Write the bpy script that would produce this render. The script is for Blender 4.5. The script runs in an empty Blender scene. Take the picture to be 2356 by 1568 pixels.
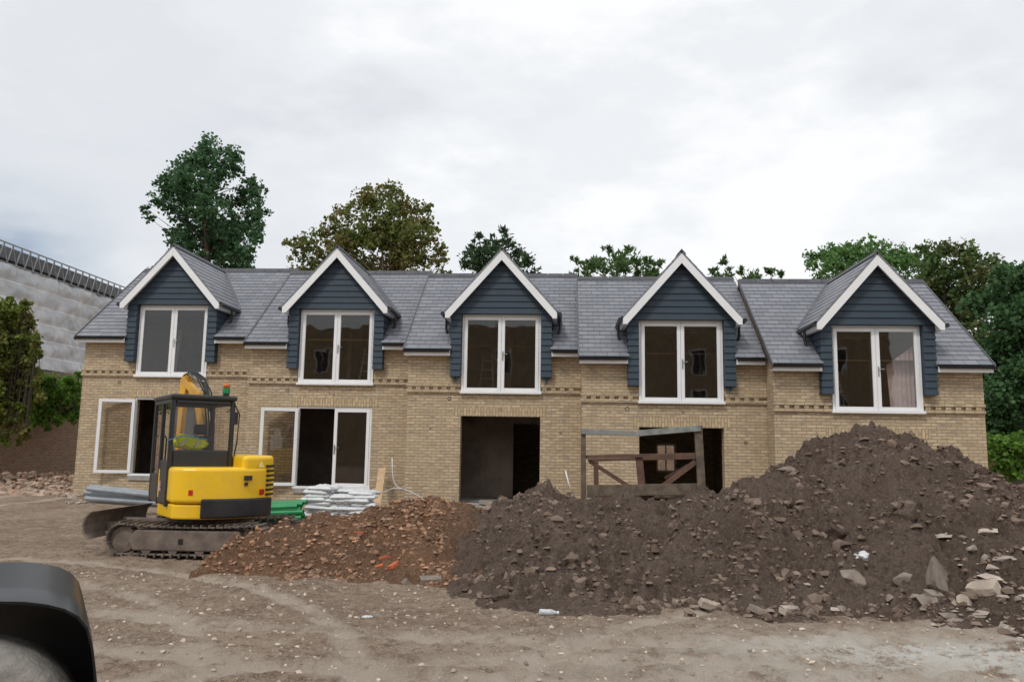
import bpy, math, random, bmesh
import numpy as np
from mathutils import Vector, Matrix, noise
random.seed(7); rng = np.random.default_rng(7)
scene = bpy.context.scene
COL = scene.collection
scene.view_settings.view_transform = 'Standard'; scene.view_settings.look = 'None'; scene.view_settings.exposure = 0; scene.view_settings.gamma = 1
R_ = math.radians
# ------------------------------------------------------------------ camera
F, CX, CY = 1832.0, 1178.0, 784.0
PHI, TH, ROLL = R_(3.8), R_(7.59), R_(0.9)
CAMP = Vector((0, 0, 1.7))
RM = Matrix.Rotation(PHI, 3, 'Z') @ Matrix.Rotation(math.pi/2+TH, 3, 'X') @ Matrix.Rotation(ROLL, 3, 'Z')
cd = bpy.data.cameras.new('camera'); cam = bpy.data.objects.new('camera', cd); COL.objects.link(cam)
cam.location = CAMP; cam.rotation_euler = RM.to_euler()
cd.sensor_width = 36; cd.lens = 36*F/2356; cd.clip_end = 3000; cd.clip_start = 0.05
scene.camera = cam
def ray(px, py): return RM @ Vector(((px-CX)/F, -(py-CY)/F, -1))
def onY(px, py, Y):
    d = ray(px, py); return CAMP + d*(Y/d.y)
def onZ(px, py, z=0.0):
    d = ray(px, py); return CAMP + d*((z-CAMP.z)/d.z)
def ss(a, b, x):
    t = max(0, min(1, (x-a)/(b-a))); return t*t*(3-2*t)
# ------------------------------------------------------------------ objects
W = {}
def tag(o, label=None, cat=None, group=None, kind=None):
    if label: o['label'] = label
    if cat: o['category'] = cat
    if group: o['group'] = group
    if kind: o['kind'] = kind
    return o
def empty(name, loc, label=None, cat=None, group=None):
    o = bpy.data.objects.new(name, None); COL.objects.link(o); o.location = loc; W[o.name] = Vector(loc)
    o.empty_display_size = .2
    return tag(o, label, cat, group)
class MB:
    def __init__(s): s.v = []; s.f = []; s.uv = {}
    def face(s, pts, uv=None):
        n = len(s.v); s.v += [tuple(p) for p in pts]
        if uv: s.uv[len(s.f)] = uv
        s.f.append(tuple(range(n, n+len(pts)))); return s
    def hexa(s, p, uv=None):
        n = len(s.v); s.v += [tuple(q) for q in p]
        for q in ((0,3,2,1),(4,5,6,7),(0,1,5,4),(1,2,6,5),(2,3,7,6),(3,0,4,7)):
            if uv: s.uv[len(s.f)] = [uv[k] for k in q]
            s.f.append(tuple(n+k for k in q))
        return s
    def box(s, x0, x1, y0, y1, z0, z1):
        return s.hexa([(x0,y0,z0),(x1,y0,z0),(x1,y1,z0),(x0,y1,z0),(x0,y0,z1),(x1,y0,z1),(x1,y1,z1),(x0,y1,z1)])
    def beam(s, a, b, w, h, up=(0,0,1)):
        a = Vector(a); b = Vector(b); d = (b-a).normalized(); u = Vector(up)
        r = d.cross(u)
        if r.length < 1e-3: r = d.cross(Vector((1,0,0)))
        r.normalize(); u = r.cross(d); r = r*w/2; u = u*h/2
        return s.hexa([a-r-u, a+r-u, b+r-u, b-r-u, a-r+u, a+r+u, b+r+u, b-r+u])
    def tube(s, pts, r, n=8, cap=True):
        pts = [Vector(p) for p in pts]; rs = r if isinstance(r, (list, tuple)) else [r]*len(pts)
        base = len(s.v); ref = None
        for i, p in enumerate(pts):
            d = (pts[min(i+1, len(pts)-1)]-pts[max(i-1, 0)]).normalized()
            if ref is None:
                ref = Vector((0,0,1)) if abs(d.z) < .9 else Vector((1,0,0))
            a = d.cross(ref)
            if a.length < 1e-4: a = d.cross(Vector((0,1,0.1)))
            a.normalize(); b = d.cross(a)
            for k in range(n):
                t = 2*math.pi*k/n; s.v.append(tuple(p+(a*math.cos(t)+b*math.sin(t))*rs[i]))
        for i in range(len(pts)-1):
            for k in range(n):
                k2 = (k+1) % n
                s.f.append((base+i*n+k, base+i*n+k2, base+(i+1)*n+k2, base+(i+1)*n+k))
        if cap:
            s.f.append(tuple(base+k for k in range(n))); e = base+(len(pts)-1)*n
            s.f.append(tuple(e+k for k in reversed(range(n))))
        return s
    def prism(s, pts, vec):
        n = len(s.v); m = len(pts); v = Vector(vec)
        s.v += [tuple(Vector(p)) for p in pts]+[tuple(Vector(p)+v) for p in pts]
        s.f.append(tuple(range(n, n+m))); s.f.append(tuple(range(n+2*m-1, n+m-1, -1)))
        for k in range(m):
            k2 = (k+1) % m; s.f.append((n+k, n+m+k, n+m+k2, n+k2))
        return s
    def lathe(s, prof, n=16, M=Matrix()):
        base = len(s.v)
        for (r, z) in prof:
            for k in range(n):
                t = 2*math.pi*k/n; s.v.append(tuple(M @ Vector((r*math.cos(t), r*math.sin(t), z))))
        for i in range(len(prof)-1):
            for k in range(n):
                k2 = (k+1) % n; s.f.append((base+i*n+k, base+i*n+k2, base+(i+1)*n+k2, base+(i+1)*n+k))
        s.f.append(tuple(base+k for k in reversed(range(n)))); e = base+(len(prof)-1)*n
        s.f.append(tuple(e+k for k in range(n)))
        return s
    def xf(s, M, i0=0):
        for i in range(i0, len(s.v)): s.v[i] = tuple(M @ Vector(s.v[i]))
        return s
    def build(s, name, mat, parent=None, bevel=0, smooth=False, fixn=False, seg=2):
        v = np.array(s.v, dtype=float)
        org = Vector(((v[:,0].min()+v[:,0].max())/2, (v[:,1].min()+v[:,1].max())/2, v[:,2].min()))
        me = bpy.data.meshes.new(name); me.from_pydata((v-np.array(org)).tolist(), [], s.f)
        if s.uv:
            ul = me.uv_layers.new(name='UVMap')
            for fi, uv in s.uv.items():
                p = me.polygons[fi]
                for k, li in enumerate(p.loop_indices): ul.data[li].uv = uv[k]
        me.materials.append(mat)
        if not fixn:
            bm = bmesh.new(); bm.from_mesh(me); bmesh.ops.recalc_face_normals(bm, faces=bm.faces); bm.to_mesh(me); bm.free()
        if smooth: me.polygons.foreach_set('use_smooth', [True]*len(me.polygons))
        o = bpy.data.objects.new(name, me); COL.objects.link(o)
        if parent is not None:
            o.parent = parent; o.location = org-W[parent.name]
        else: o.location = org
        W[o.name] = org
        if bevel:
            m = o.modifiers.new('bevel', 'BEVEL'); m.width = bevel; m.segments = seg; m.limit_method = 'ANGLE'; m.angle_limit = R_(35)
        return o
# ------------------------------------------------------------------ materials
def newmat(name):
    m = bpy.data.materials.new(name); m.use_nodes = True; nt = m.node_tree
    return m, nt, nt.nodes, nt.links, nt.nodes['Principled BSDF']
def L4(c): return (c[0], c[1], c[2], 1)
def mixc(nt, fac, a, b, bt='MIX'):
    n = nt.nodes.new('ShaderNodeMix'); n.data_type = 'RGBA'; n.blend_type = bt
    for sock, val in ((0, fac), (6, a), (7, b)):
        if isinstance(val, bpy.types.NodeSocket): nt.links.new(val, n.inputs[sock])
        elif isinstance(val, (int, float)): n.inputs[sock].default_value = val
        else: n.inputs[sock].default_value = L4(val)
    return n.outputs[2]
def mth(nt, op, a, b=None):
    n = nt.nodes.new('ShaderNodeMath'); n.operation = op
    for k, val in enumerate((a, b)):
        if val is None: continue
        if isinstance(val, bpy.types.NodeSocket): nt.links.new(val, n.inputs[k])
        else: n.inputs[k].default_value = val
    return n.outputs[0]
def noi(nt, vec, scale, detail=4, rough=.6):
    n = nt.nodes.new('ShaderNodeTexNoise'); n.inputs['Scale'].default_value = scale
    n.inputs['Detail'].default_value = detail; n.inputs['Roughness'].default_value = rough
    if vec is not None: nt.links.new(vec, n.inputs['Vector'])
    return n.outputs['Fac']
def mrange(nt, v, a, b, c=0, d=1):
    n = nt.nodes.new('ShaderNodeMapRange'); n.inputs[1].default_value = a; n.inputs[2].default_value = b
    n.inputs[3].default_value = c; n.inputs[4].default_value = d; nt.links.new(v, n.inputs[0]); return n.outputs[0]
def bump(nt, h, st, dist, bsdf):
    n = nt.nodes.new('ShaderNodeBump'); n.inputs['Strength'].default_value = st; n.inputs['Distance'].default_value = dist
    nt.links.new(h, n.inputs['Height']); nt.links.new(n.outputs[0], bsdf.inputs['Normal']); return n
def mat(name, c1, c2=None, scale=3, rough=.7, metal=0, bst=0, bsc=20, bdist=.02, spec=.5, dirt=None, dirtamt=.5, island=False, ir=(.6, 1.45)):
    m, nt, N, Lk, b = newmat(name)
    b.inputs['Roughness'].default_value = rough; b.inputs['Metallic'].default_value = metal
    b.inputs['Specular IOR Level'].default_value = spec
    g = N.new('ShaderNodeNewGeometry'); pos = g.outputs['Position']
    if c2 is None: c2 = [x*.8 for x in c1]
    f = mrange(nt, noi(nt, pos, scale), .35, .65)
    col = mixc(nt, f, c1, c2)
    if island:
        r = mrange(nt, g.outputs['Random Per Island'], 0, 1, *ir)
        cmb = N.new('ShaderNodeCombineColor')
        for k in range(3): Lk.new(r, cmb.inputs[k])
        col = mixc(nt, 1.0, col, cmb.outputs[0], 'MULTIPLY')
    if dirt:
        fd = mrange(nt, noi(nt, pos, scale*.6+1.3, 6, .7), .45, .7, 0, dirtamt); col = mixc(nt, fd, col, dirt)
    Lk.new(col, b.inputs['Base Color'])
    if bst: bump(nt, noi(nt, pos, bsc, 5, .65), bst, bdist, b)
    return m
def brickmat(name, c1, c2, mortar, swap=False, dark=.3, stain=(.2,.15,.1), odd=(.33,.2,.13)):
    m, nt, N, Lk, b = newmat(name); b.inputs['Roughness'].default_value = .9; b.inputs['Specular IOR Level'].default_value = .2
    g = N.new('ShaderNodeNewGeometry'); sp = N.new('ShaderNodeSeparateXYZ'); Lk.new(g.outputs['Position'], sp.inputs[0])
    ad = mth(nt, 'ADD', sp.outputs[0], sp.outputs[1])
    cb = N.new('ShaderNodeCombineXYZ')
    Lk.new(ad, cb.inputs[1 if swap else 0]); Lk.new(sp.outputs[2], cb.inputs[0 if swap else 1])
    br = N.new('ShaderNodeTexBrick'); Lk.new(cb.outputs[0], br.inputs['Vector'])
    br.inputs['Scale'].default_value = 1; br.inputs['Brick Width'].default_value = .225; br.inputs['Row Height'].default_value = .075
    br.inputs['Mortar Size'].default_value = .009; br.inputs['Mortar Smooth'].default_value = .1
    br.inputs['Color1'].default_value = L4(c1); br.inputs['Color2'].default_value = L4(c2); br.inputs['Mortar'].default_value = L4(mortar)
    br.inputs['Bias'].default_value = 0
    mp = N.new('ShaderNodeMapping'); mp.inputs['Scale'].default_value = (1/.225*.9, 1/.075*.9, 1); Lk.new(cb.outputs[0], mp.inputs[0])
    f = mrange(nt, noi(nt, mp.outputs[0], 1.0, 1), .57, .66, 0, .8)
    im = mth(nt, 'SUBTRACT', 1.0, br.outputs['Fac'])
    col = mixc(nt, mth(nt, 'MULTIPLY', f, im), br.outputs['Color'], odd)
    mp2 = N.new('ShaderNodeMapping'); mp2.inputs['Scale'].default_value = (1/.225*.8, 1/.075*.8, 1); mp2.inputs['Location'].default_value = (9, 5, 0); Lk.new(cb.outputs[0], mp2.inputs[0])
    f = mrange(nt, noi(nt, mp2.outputs[0], 1.0, 1), .56, .66, 0, dark*2)
    col = mixc(nt, mth(nt, 'MULTIPLY', f, im), col, stain)
    f2 = mrange(nt, noi(nt, g.outputs['Position'], .7, 5, .7), .4, .7, 0, .35)
    col = mixc(nt, f2, col, [x*.72 for x in c1])
    Lk.new(col, b.inputs['Base Color'])
    bn = bump(nt, br.outputs['Fac'], .8, .014, b); bn.invert = True
    return m
M = {}
M['brick'] = brickmat('yellow_brick', (.61,.48,.315), (.45,.345,.22), (.29,.245,.195), stain=(.30,.245,.185), odd=(.45,.30,.20), dark=.38)
M['soldier'] = brickmat('soldier_brick', (.61,.47,.285), (.46,.35,.21), (.29,.245,.195), swap=True, stain=(.33,.26,.19), odd=(.45,.30,.20))
M['redbrick'] = brickmat('old_brick', (.36,.23,.16), (.24,.155,.11), (.40,.34,.28), dark=.4, stain=(.15,.11,.09), odd=(.30,.16,.10))
def slatemat():
    m, nt, N, Lk, b = newmat('slate'); b.inputs['Roughness'].default_value = .5; b.inputs['Specular IOR Level'].default_value = .35
    uv = N.new('ShaderNodeUVMap'); br = N.new('ShaderNodeTexBrick'); Lk.new(uv.outputs[0], br.inputs['Vector'])
    br.inputs['Scale'].default_value = 1; br.inputs['Brick Width'].default_value = .30; br.inputs['Row Height'].default_value = .205
    br.inputs['Mortar Size'].default_value = .006; br.inputs['Mortar Smooth'].default_value = .1
    br.inputs['Color1'].default_value = (.17,.178,.205,1); br.inputs['Color2'].default_value = (.235,.243,.27,1); br.inputs['Mortar'].default_value = (.05,.053,.062,1)
    g = N.new('ShaderNodeNewGeometry')
    f = mrange(nt, noi(nt, g.outputs['Position'], 1.2, 5), .4, .65, 0, .35)
    col = mixc(nt, f, br.outputs['Color'], (.19,.196,.22)); Lk.new(col, b.inputs['Base Color'])
    bn = bump(nt, br.outputs['Fac'], .5, .008, b); bn.invert = True
    return m
M['slate'] = slatemat()
M['ridge'] = mat('ridge_tile', (.06,.06,.07), (.09,.09,.1), 4, .7)
M['navy'] = mat('navy_cladding', (.035,.052,.072), (.042,.063,.085), 2, .6, bst=.15, bsc=60, bdist=.003, spec=.3)
M['white'] = mat('white_upvc', (.82,.83,.84), (.78,.79,.80), 2, .35)
M['black'] = mat('black_plastic', (.012,.012,.014), (.02,.02,.02), 3, .4)
M['flash'] = mat('lead_flashing', (.12,.125,.135), (.08,.08,.09), 3, .6)
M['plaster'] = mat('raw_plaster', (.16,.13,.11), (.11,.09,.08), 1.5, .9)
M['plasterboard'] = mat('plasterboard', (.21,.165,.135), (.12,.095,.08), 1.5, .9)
M['pale_folds'] = mat('pale_pink_folds', (.62,.50,.50), (.5,.38,.38), 6, .8)
M['palereflection'] = mat('pale_reflection', (.55,.55,.52), (.4,.4,.38), 2, .8)  # pale tone standing in for a reflection in the glass
M['concrete'] = mat('concrete', (.36,.35,.33), (.25,.24,.23), 5, .9, bst=.3)
M['bluemembrane'] = mat('blue_membrane', (.02,.18,.34), (.02,.13,.27), 5, .5)
M['galv'] = mat('galvanised_tube', (.30,.31,.32), (.2,.2,.21), 3, .5)
def glassmat(name, tint=.75, refl=1.0, k=1.0):
    m, nt, N, Lk, b = newmat(name); N.remove(b)
    tr = N.new('ShaderNodeBsdfTransparent'); tr.inputs[0].default_value = (tint, tint*.97, tint*.93, 1)
    gl = N.new('ShaderNodeBsdfGlossy'); gl.inputs['Roughness'].default_value = .015; gl.inputs[0].default_value = (.92*refl, .9*refl, .86*refl, 1)
    g = N.new('ShaderNodeNewGeometry')
    bn = N.new('ShaderNodeBump'); bn.inputs['Strength'].default_value = .14; bn.inputs['Distance'].default_value = .02
    Lk.new(noi(nt, g.outputs['Position'], 1.1, 2), bn.inputs['Height']); Lk.new(bn.outputs[0], gl.inputs['Normal'])
    fr = N.new('ShaderNodeFresnel'); fr.inputs[0].default_value = 1.5
    mx = N.new('ShaderNodeMixShader'); Lk.new(mth(nt, 'MULTIPLY', fr.outputs[0], k), mx.inputs[0]); Lk.new(tr.outputs[0], mx.inputs[1]); Lk.new(gl.outputs[0], mx.inputs[2])
    Lk.new(mx.outputs[0], N['Material Output'].inputs[0]); return m
M['glass'] = glassmat('window_glass', .78, 1, 2.4)
M['cabglass'] = glassmat('cab_glass', .88, .8, 1.0)
M['yellow'] = mat('yellow_paint', (.92,.57,.015), (.88,.53,.015), 1.2, .3, dirt=(.45,.31,.12), dirtamt=.25)
M['boomyellow'] = mat('worn_yellow_paint', (.75,.40,.03), (.62,.34,.05), 3, .45, dirt=(.30,.2,.1), dirtamt=.5)
M['steelmud'] = mat('muddy_steel', (.21,.165,.135), (.12,.095,.08), 5, .85, bst=.5, bsc=25)
M['track'] = mat('track_rubber', (.08,.068,.058), (.20,.16,.125), 6, .9, bst=.5, bsc=30)
M['cabblack'] = mat('cab_black_paint', (.016,.017,.019), (.022,.022,.024), 3, .35, dirt=(.07,.06,.05), dirtamt=.2)
M['hivis'] = mat('hi_vis_fabric', (.95,1.0,.04), (.80,.95,.03), 9, .8, bst=.8, bsc=9, bdist=.05)
M['silver'] = mat('silver_tape', (.7,.72,.72), None, 9, .4)
M['red'] = mat('red_lens', (.5,.02,.015), None, 3, .3)
M['orange'] = mat('orange_lens', (.65,.12,.01), None, 3, .3)
M['greenlens'] = mat('green_lens', (.01,.25,.08), None, 3, .3)
M['seat'] = mat('seat_vinyl', (.025,.025,.028), None, 3, .6)
M['chrome'] = mat('steel', (.5,.5,.5), None, 3, .3, 1)
M['oldwood'] = mat('weathered_wood', (.17,.13,.095), (.085,.064,.048), 6, .85, bst=.5, bsc=40)
M['brownwood'] = mat('brown_wood', (.15,.08,.052), (.09,.05,.036), 6, .8, bst=.4, bsc=40)
M['greywood'] = mat('grey_plank', (.30,.31,.29), (.18,.185,.175), 5, .8, bst=.4, bsc=40)
M['newwood'] = mat('new_timber', (.52,.37,.22), (.42,.28,.16), 5, .8)
M['greypipe'] = mat('grey_pipe', (.29,.32,.35), (.22,.245,.275), 3, .45)
M['greenpipe'] = mat('green_pipe', (.015,.27,.09), (.012,.21,.07), 3, .45)
M['bag'] = mat('white_bag', (.70,.71,.72), (.58,.60,.62), 5, .5, bst=.8, bsc=11, bdist=.03)
M['bagprint'] = mat('bag_print', (.2,.23,.28), (.5,.52,.56), 12, .6)
M['tyre'] = mat('dusty_tyre', (.34,.32,.29), (.18,.165,.15), 9, .9, bst=.6, bsc=20)
M['fender'] = mat('black_mudguard', (.010,.011,.013), (.014,.014,.016), 3, .32, spec=.35)
M['stone'] = mat('rubble_stone', (.28,.23,.19), (.18,.145,.12), 6, .9, bst=.6, bsc=25)
M['palestone'] = mat('pale_rubble', (.46,.39,.315), (.32,.26,.21), 7, .9, bst=.6, bsc=25)
M['redfrag'] = mat('red_brick_fragment', (.55,.15,.06), (.38,.10,.045), 9, .9, bst=.5, bsc=30)
M['barkm'] = mat('bark', (.07,.055,.042), (.045,.035,.028), 4, .9, bst=.6, bsc=12)
M['barkred'] = mat('red_bark', (.085,.052,.038), (.05,.032,.024), 4, .9, bst=.6, bsc=12)
M['barkpale'] = mat('pale_bark', (.26,.23,.19), (.16,.14,.11), 4, .9)
def leafmat(name, a, b_, c):
    m, nt, N, Lk, b = newmat(name); b.inputs['Roughness'].default_value = .6; b.inputs['Specular IOR Level'].default_value = .2
    g = N.new('ShaderNodeNewGeometry')
    col = mixc(nt, g.outputs['Random Per Island'], a, b_)
    f = mrange(nt, noi(nt, g.outputs['Position'], .9, 3), .42, .62, 0, .75)
    col = mixc(nt, f, col, c); Lk.new(col, b.inputs['Base Color'])
    tl = N.new('ShaderNodeBsdfTranslucent'); Lk.new(col, tl.inputs[0]); ms = N.new('ShaderNodeMixShader'); ms.inputs[0].default_value = .4
    Lk.new(b.outputs[0], ms.inputs[1]); Lk.new(tl.outputs[0], ms.inputs[2]); Lk.new(ms.outputs[0], N['Material Output'].inputs[0])
    return m
M['seq'] = leafmat('sequoia_leaf', (.040,.098,.045), (.11,.21,.09), (.065,.145,.065))
M['syc'] = leafmat('sycamore_leaf', (.10,.15,.04), (.20,.25,.07), (.23,.165,.06))
M['yew'] = leafmat('yew_leaf', (.04,.08,.043), (.095,.15,.07), (.065,.11,.053))
M['yewl'] = leafmat('light_yew_leaf', (.055,.12,.04), (.13,.21,.07), (.09,.155,.053))
M['robin'] = leafmat('light_green_leaf', (.085,.185,.055), (.17,.30,.095), (.12,.23,.066))
M['russet'] = leafmat('russet_leaf', (.065,.14,.046), (.14,.23,.07), (.16,.14,.06))
M['darkleaf'] = leafmat('dark_leaf', (.05,.12,.052), (.12,.22,.085), (.08,.165,.068))
M['ivy'] = leafmat('ivy_leaf', (.11,.17,.035), (.24,.29,.065), (.19,.155,.055))
M['ivyg'] = leafmat('ivy_green_leaf', (.085,.20,.03), (.20,.33,.06), (.12,.23,.042))
def sheetmat():
    m, nt, N, Lk, b = newmat('scaffold_sheet'); b.inputs['Roughness'].default_value = .5
    g = N.new('ShaderNodeNewGeometry'); sp = N.new('ShaderNodeSeparateXYZ'); Lk.new(g.outputs['Position'], sp.inputs[0])
    w = mth(nt, 'PINGPONG', sp.outputs[2], .45)
    f = mrange(nt, w, .02, .05, .9, 0)
    w2 = mth(nt, 'PINGPONG', sp.outputs[1], .9); f2 = mrange(nt, w2, .0, .10, .4, 0)
    n = noi(nt, g.outputs['Position'], .5, 6, .7)
    c = mixc(nt, mrange(nt, n, .38, .62), (.56,.59,.63), (.74,.76,.785)); c = mixc(nt, f2, c, (.44,.46,.49)); c = mixc(nt, f, c, (.92,.92,.93))
    Lk.new(c, b.inputs['Base Color'])
    tl = N.new('ShaderNodeBsdfTranslucent'); Lk.new(c, tl.inputs[0]); ms = N.new('ShaderNodeMixShader'); ms.inputs[0].default_value = .2
    Lk.new(b.outputs[0], ms.inputs[1]); Lk.new(tl.outputs[0], ms.inputs[2]); Lk.new(ms.outputs[0], N['Material Output'].inputs[0]); return m
M['sheet'] = sheetmat()
M['darksheet'] = mat('dark_sheet', (.15,.16,.175), (.10,.11,.12), .6, .6, bst=.4, bsc=2, bdist=.1)
RUTS = [(4.7, 4.6, 4.05, .16), (4.7, 4.6, 5.3, .16), (-.5, 20.5, 13.2, .22), (-.3, 21.0, 14.9, .22), (1.0, -1.5, 8.3, .18), (-8.5, 4.0, 6.1, .16), (-8.5, 4.0, 7.3, .16), (5.6, 3.4, 4.3, .14), (5.6, 3.4, 5.3, .14)]
def groundmat():
    m, nt, N, Lk, b = newmat('dirt_ground'); b.inputs['Roughness'].default_value = .95; b.inputs['Specular IOR Level'].default_value = .12
    g = N.new('ShaderNodeNewGeometry'); P = g.outputs['Position']
    c = mixc(nt, mrange(nt, noi(nt, P, .55, 6, .65), .40, .60), (.335,.235,.17), (.50,.375,.28))
    c = mixc(nt, mrange(nt, noi(nt, P, 3.5, 7, .8), .48, .60, 0, .8), c, (.58,.465,.36))
    c = mixc(nt, mrange(nt, noi(nt, P, 9, 7, .8), .5, .59, 0, .8), c, (.20,.14,.10))
    c = mixc(nt, mrange(nt, noi(nt, P, 45, 4, .8), .55, .63, 0, .8), c, (.66,.57,.47))
    c = mixc(nt, mrange(nt, noi(nt, P, 38, 4, .8), .56, .63, 0, .7), c, (.16,.12,.09))
    fl = N.new('ShaderNodeVectorMath'); fl.operation = 'MULTIPLY'; Lk.new(P, fl.inputs[0]); fl.inputs[1].default_value = (1, 1, 0)
    nr = noi(nt, P, 2.2, 6, .75)
    for (x, y, r, w) in RUTS:
        d = N.new('ShaderNodeVectorMath'); d.operation = 'DISTANCE'
        Lk.new(fl.outputs[0], d.inputs[0]); d.inputs[1].default_value = (x, y, 0)
        a = mth(nt, 'ABSOLUTE', mth(nt, 'SUBTRACT', d.outputs['Value'], r))
        k = mth(nt, 'MULTIPLY', mrange(nt, a, w*.5, w*1.1, 1, 0), mrange(nt, nr, .38, .54, .2, .85))
        c = mixc(nt, k, c, (.66,.56,.455))
    def patch(loc, sc_, col, c, amt):
        mp = N.new('ShaderNodeVectorMath'); mp.operation = 'SUBTRACT'; Lk.new(P, mp.inputs[0]); mp.inputs[1].default_value = loc
        sc = N.new('ShaderNodeVectorMath'); sc.operation = 'MULTIPLY'; Lk.new(mp.outputs[0], sc.inputs[0]); sc.inputs[1].default_value = sc_
        ln = N.new('ShaderNodeVectorMath'); ln.operation = 'LENGTH'; Lk.new(sc.outputs[0], ln.inputs[0])
        k = mth(nt, 'MULTIPLY', mrange(nt, ln.outputs['Value'], .3, 1.2, 1, 0), mrange(nt, noi(nt, P, 2.4, 9, .82), .42, .52, 0, amt))
        return mixc(nt, k, c, col)
    c = patch((3.0, 6.7, 0), (.26, .55, 0), (.74,.66,.56), c, .8)
    c = patch((3.9, 7.4, 0), (.42, 1.6, 0), (.90,.87,.80), c, 1.0)
    c = patch((2.3, 5.6, 0), (.9, 1.2, 0), (.84,.80,.73), c, .9)
    Lk.new(c, b.inputs['Base Color'])
    h = mth(nt, 'ADD', noi(nt, P, 18, 8, .75), noi(nt, P, 60, 4, .7)); bump(nt, h, 1.0, .06, b)
    return m
M['ground'] = groundmat()
def soilmat(name, a, b_, c_, mixto=None):
    m, nt, N, Lk, b = newmat(name); b.inputs['Roughness'].default_value = .97; b.inputs['Specular IOR Level'].default_value = .05
    g = N.new('ShaderNodeNewGeometry'); P = g.outputs['Position']
    c = mixc(nt, mrange(nt, noi(nt, P, 1.1, 6, .7), .40, .60), a, b_)
    if mixto:
        sp = N.new('ShaderNodeSeparateXYZ'); Lk.new(P, sp.inputs[0])
        xx = mth(nt, 'ADD', sp.outputs[0], mrange(nt, noi(nt, P, 1.3, 6, .7), .3, .7, -1.1, 1.1))
        c = mixc(nt, mrange(nt, xx, mixto[1], mixto[2], 0, 1), c, mixto[0])
    c = mixc(nt, mrange(nt, noi(nt, P, 30, 6, .8), .52, .62, 0, .9), c, c_)
    c = mixc(nt, mrange(nt, noi(nt, P, 11, 6, .8), .52, .62, 0, .7), c, [q*.45 for q in a])
    Lk.new(c, b.inputs['Base Color'])
    h = mth(nt, 'ADD', noi(nt, P, 14, 8, .8), noi(nt, P, 50, 5, .75)); bump(nt, h, 1.0, .10, b); return m
M['soilred'] = soilmat('red_soil', (.38,.215,.13), (.27,.165,.11), (.52,.35,.23), ((.24,.165,.125), -1.6, .2))
M['soil'] = soilmat('dark_soil', (.19,.138,.108), (.265,.20,.16), (.38,.30,.245))
M['clod'] = mat('soil_clods', (.17,.122,.096), (.25,.19,.152), 3, .97, island=True, bst=.8, bsc=60, spec=.05, ir=(.65, 1.25))
M['clodred'] = mat('red_clods', (.40,.235,.145), (.27,.175,.125), 3, .97, island=True, bst=.8, bsc=60, spec=.05)
M['pebble'] = mat('pebbles', (.52,.44,.35), (.30,.235,.185), 3, .95, island=True)
# ------------------------------------------------------------------ world and sun
wd = bpy.data.worlds.new('World'); scene.world = wd; wd.use_nodes = True
nt = wd.node_tree; N = nt.nodes; Lk = nt.links
bg = N['Background']; sky = N.new('ShaderNodeTexSky'); sky.sky_type = 'NISHITA'; sky.sun_disc = False
SE = R_(52)
sky.sun_elevation = SE
Lk.new(sky.outputs[0], bg.inputs[0]); bg.inputs[1].default_value = .1
tc = N.new('ShaderNodeTexCoord'); mp = N.new('ShaderNodeMapping'); mp.inputs['Scale'].default_value = (1, 1, 2.2); mp.inputs['Location'].default_value = (3.1, .4, 1.3)
Lk.new(tc.outputs['Generated'], mp.inputs[0])
n1 = noi(nt, mp.outputs[0], 1.7, 7, .55); n2 = noi(nt, mp.outputs[0], 3.6, 8, .58)
c = mixc(nt, mrange(nt, n1, .40, .56), (.63,.655,.69), (.84,.85,.86))
c = mixc(nt, mrange(nt, n2, .44, .58, 0, .65), c, (.67,.69,.72))
bg2 = N.new('ShaderNodeBackground'); Lk.new(c, bg2.inputs[0]); bg2.inputs[1].default_value = 1.22
sp = N.new('ShaderNodeSeparateXYZ'); Lk.new(tc.outputs['Generated'], sp.inputs[0])
lowm = mrange(nt, sp.outputs[2], .17, .29, 1, 0); leftm = mrange(nt, sp.outputs[0], -.58, -.48, 1, 0)
m2 = mth(nt, 'MULTIPLY', mth(nt, 'MULTIPLY', lowm, leftm), mrange(nt, n2, .40, .55, .35, 1))
m3 = mth(nt, 'SUBTRACT', .96, m2)
mx = N.new('ShaderNodeMixShader'); Lk.new(m3, mx.inputs[0]); Lk.new(bg.outputs[0], mx.inputs[1]); Lk.new(bg2.outputs[0], mx.inputs[2])
Lk.new(mx.outputs[0], N['World Output'].inputs[0])
sl = bpy.data.lights.new('sun', 'SUN'); sl.energy = 1.5; sl.angle = R_(10); sl.color = (1, .96, .9)
so = bpy.data.objects.new('sun', sl); COL.objects.link(so)
az = R_(205)
sdir = Vector((math.sin(az)*math.cos(SE), math.cos(az)*math.cos(SE), math.sin(SE)))
so.rotation_euler = sdir.to_track_quat('Z', 'Y').to_euler(); sky.sun_rotation = az
# ------------------------------------------------------------------ ground
def gh(x, y):
    z = .38*ss(20, 27, y)*ss(-8, -12, x)+.12*ss(13, 19, y)*ss(4, -1, x)-.32*ss(1, 8, x)*ss(13, 18, y)
    return z
def ghn(x, y):
    z = gh(x, y)
    if abs(x) < 25 and y < 30:
        z += .05*noise.noise((x*.5, y*.5, 0))+.035*noise.noise((x*2.1, y*2.1, 3))+.022*noise.noise((x*7, y*7, 5))+.011*noise.noise((x*17, y*17, 5))
        for (cx_, cy_, r, w) in RUTS:
            d = math.hypot(x-cx_, y-cy_)-r
            if abs(d) < .4:
                z += -.035*math.exp(-(d/(w*.6))**2)*(.7+.45*math.sin(38*r*.5*math.atan2(y-cy_, x-cx_)+d*14))+.018*math.exp(-((abs(d)-w)/.05)**2)
    return z
def axis(segs):
    out = []
    for (a, b, st) in segs:
        n = max(1, int((b-a)/st)); out += [a+(b-a)*k/n for k in range(n)]
    out.append(segs[-1][1]); return out
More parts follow.
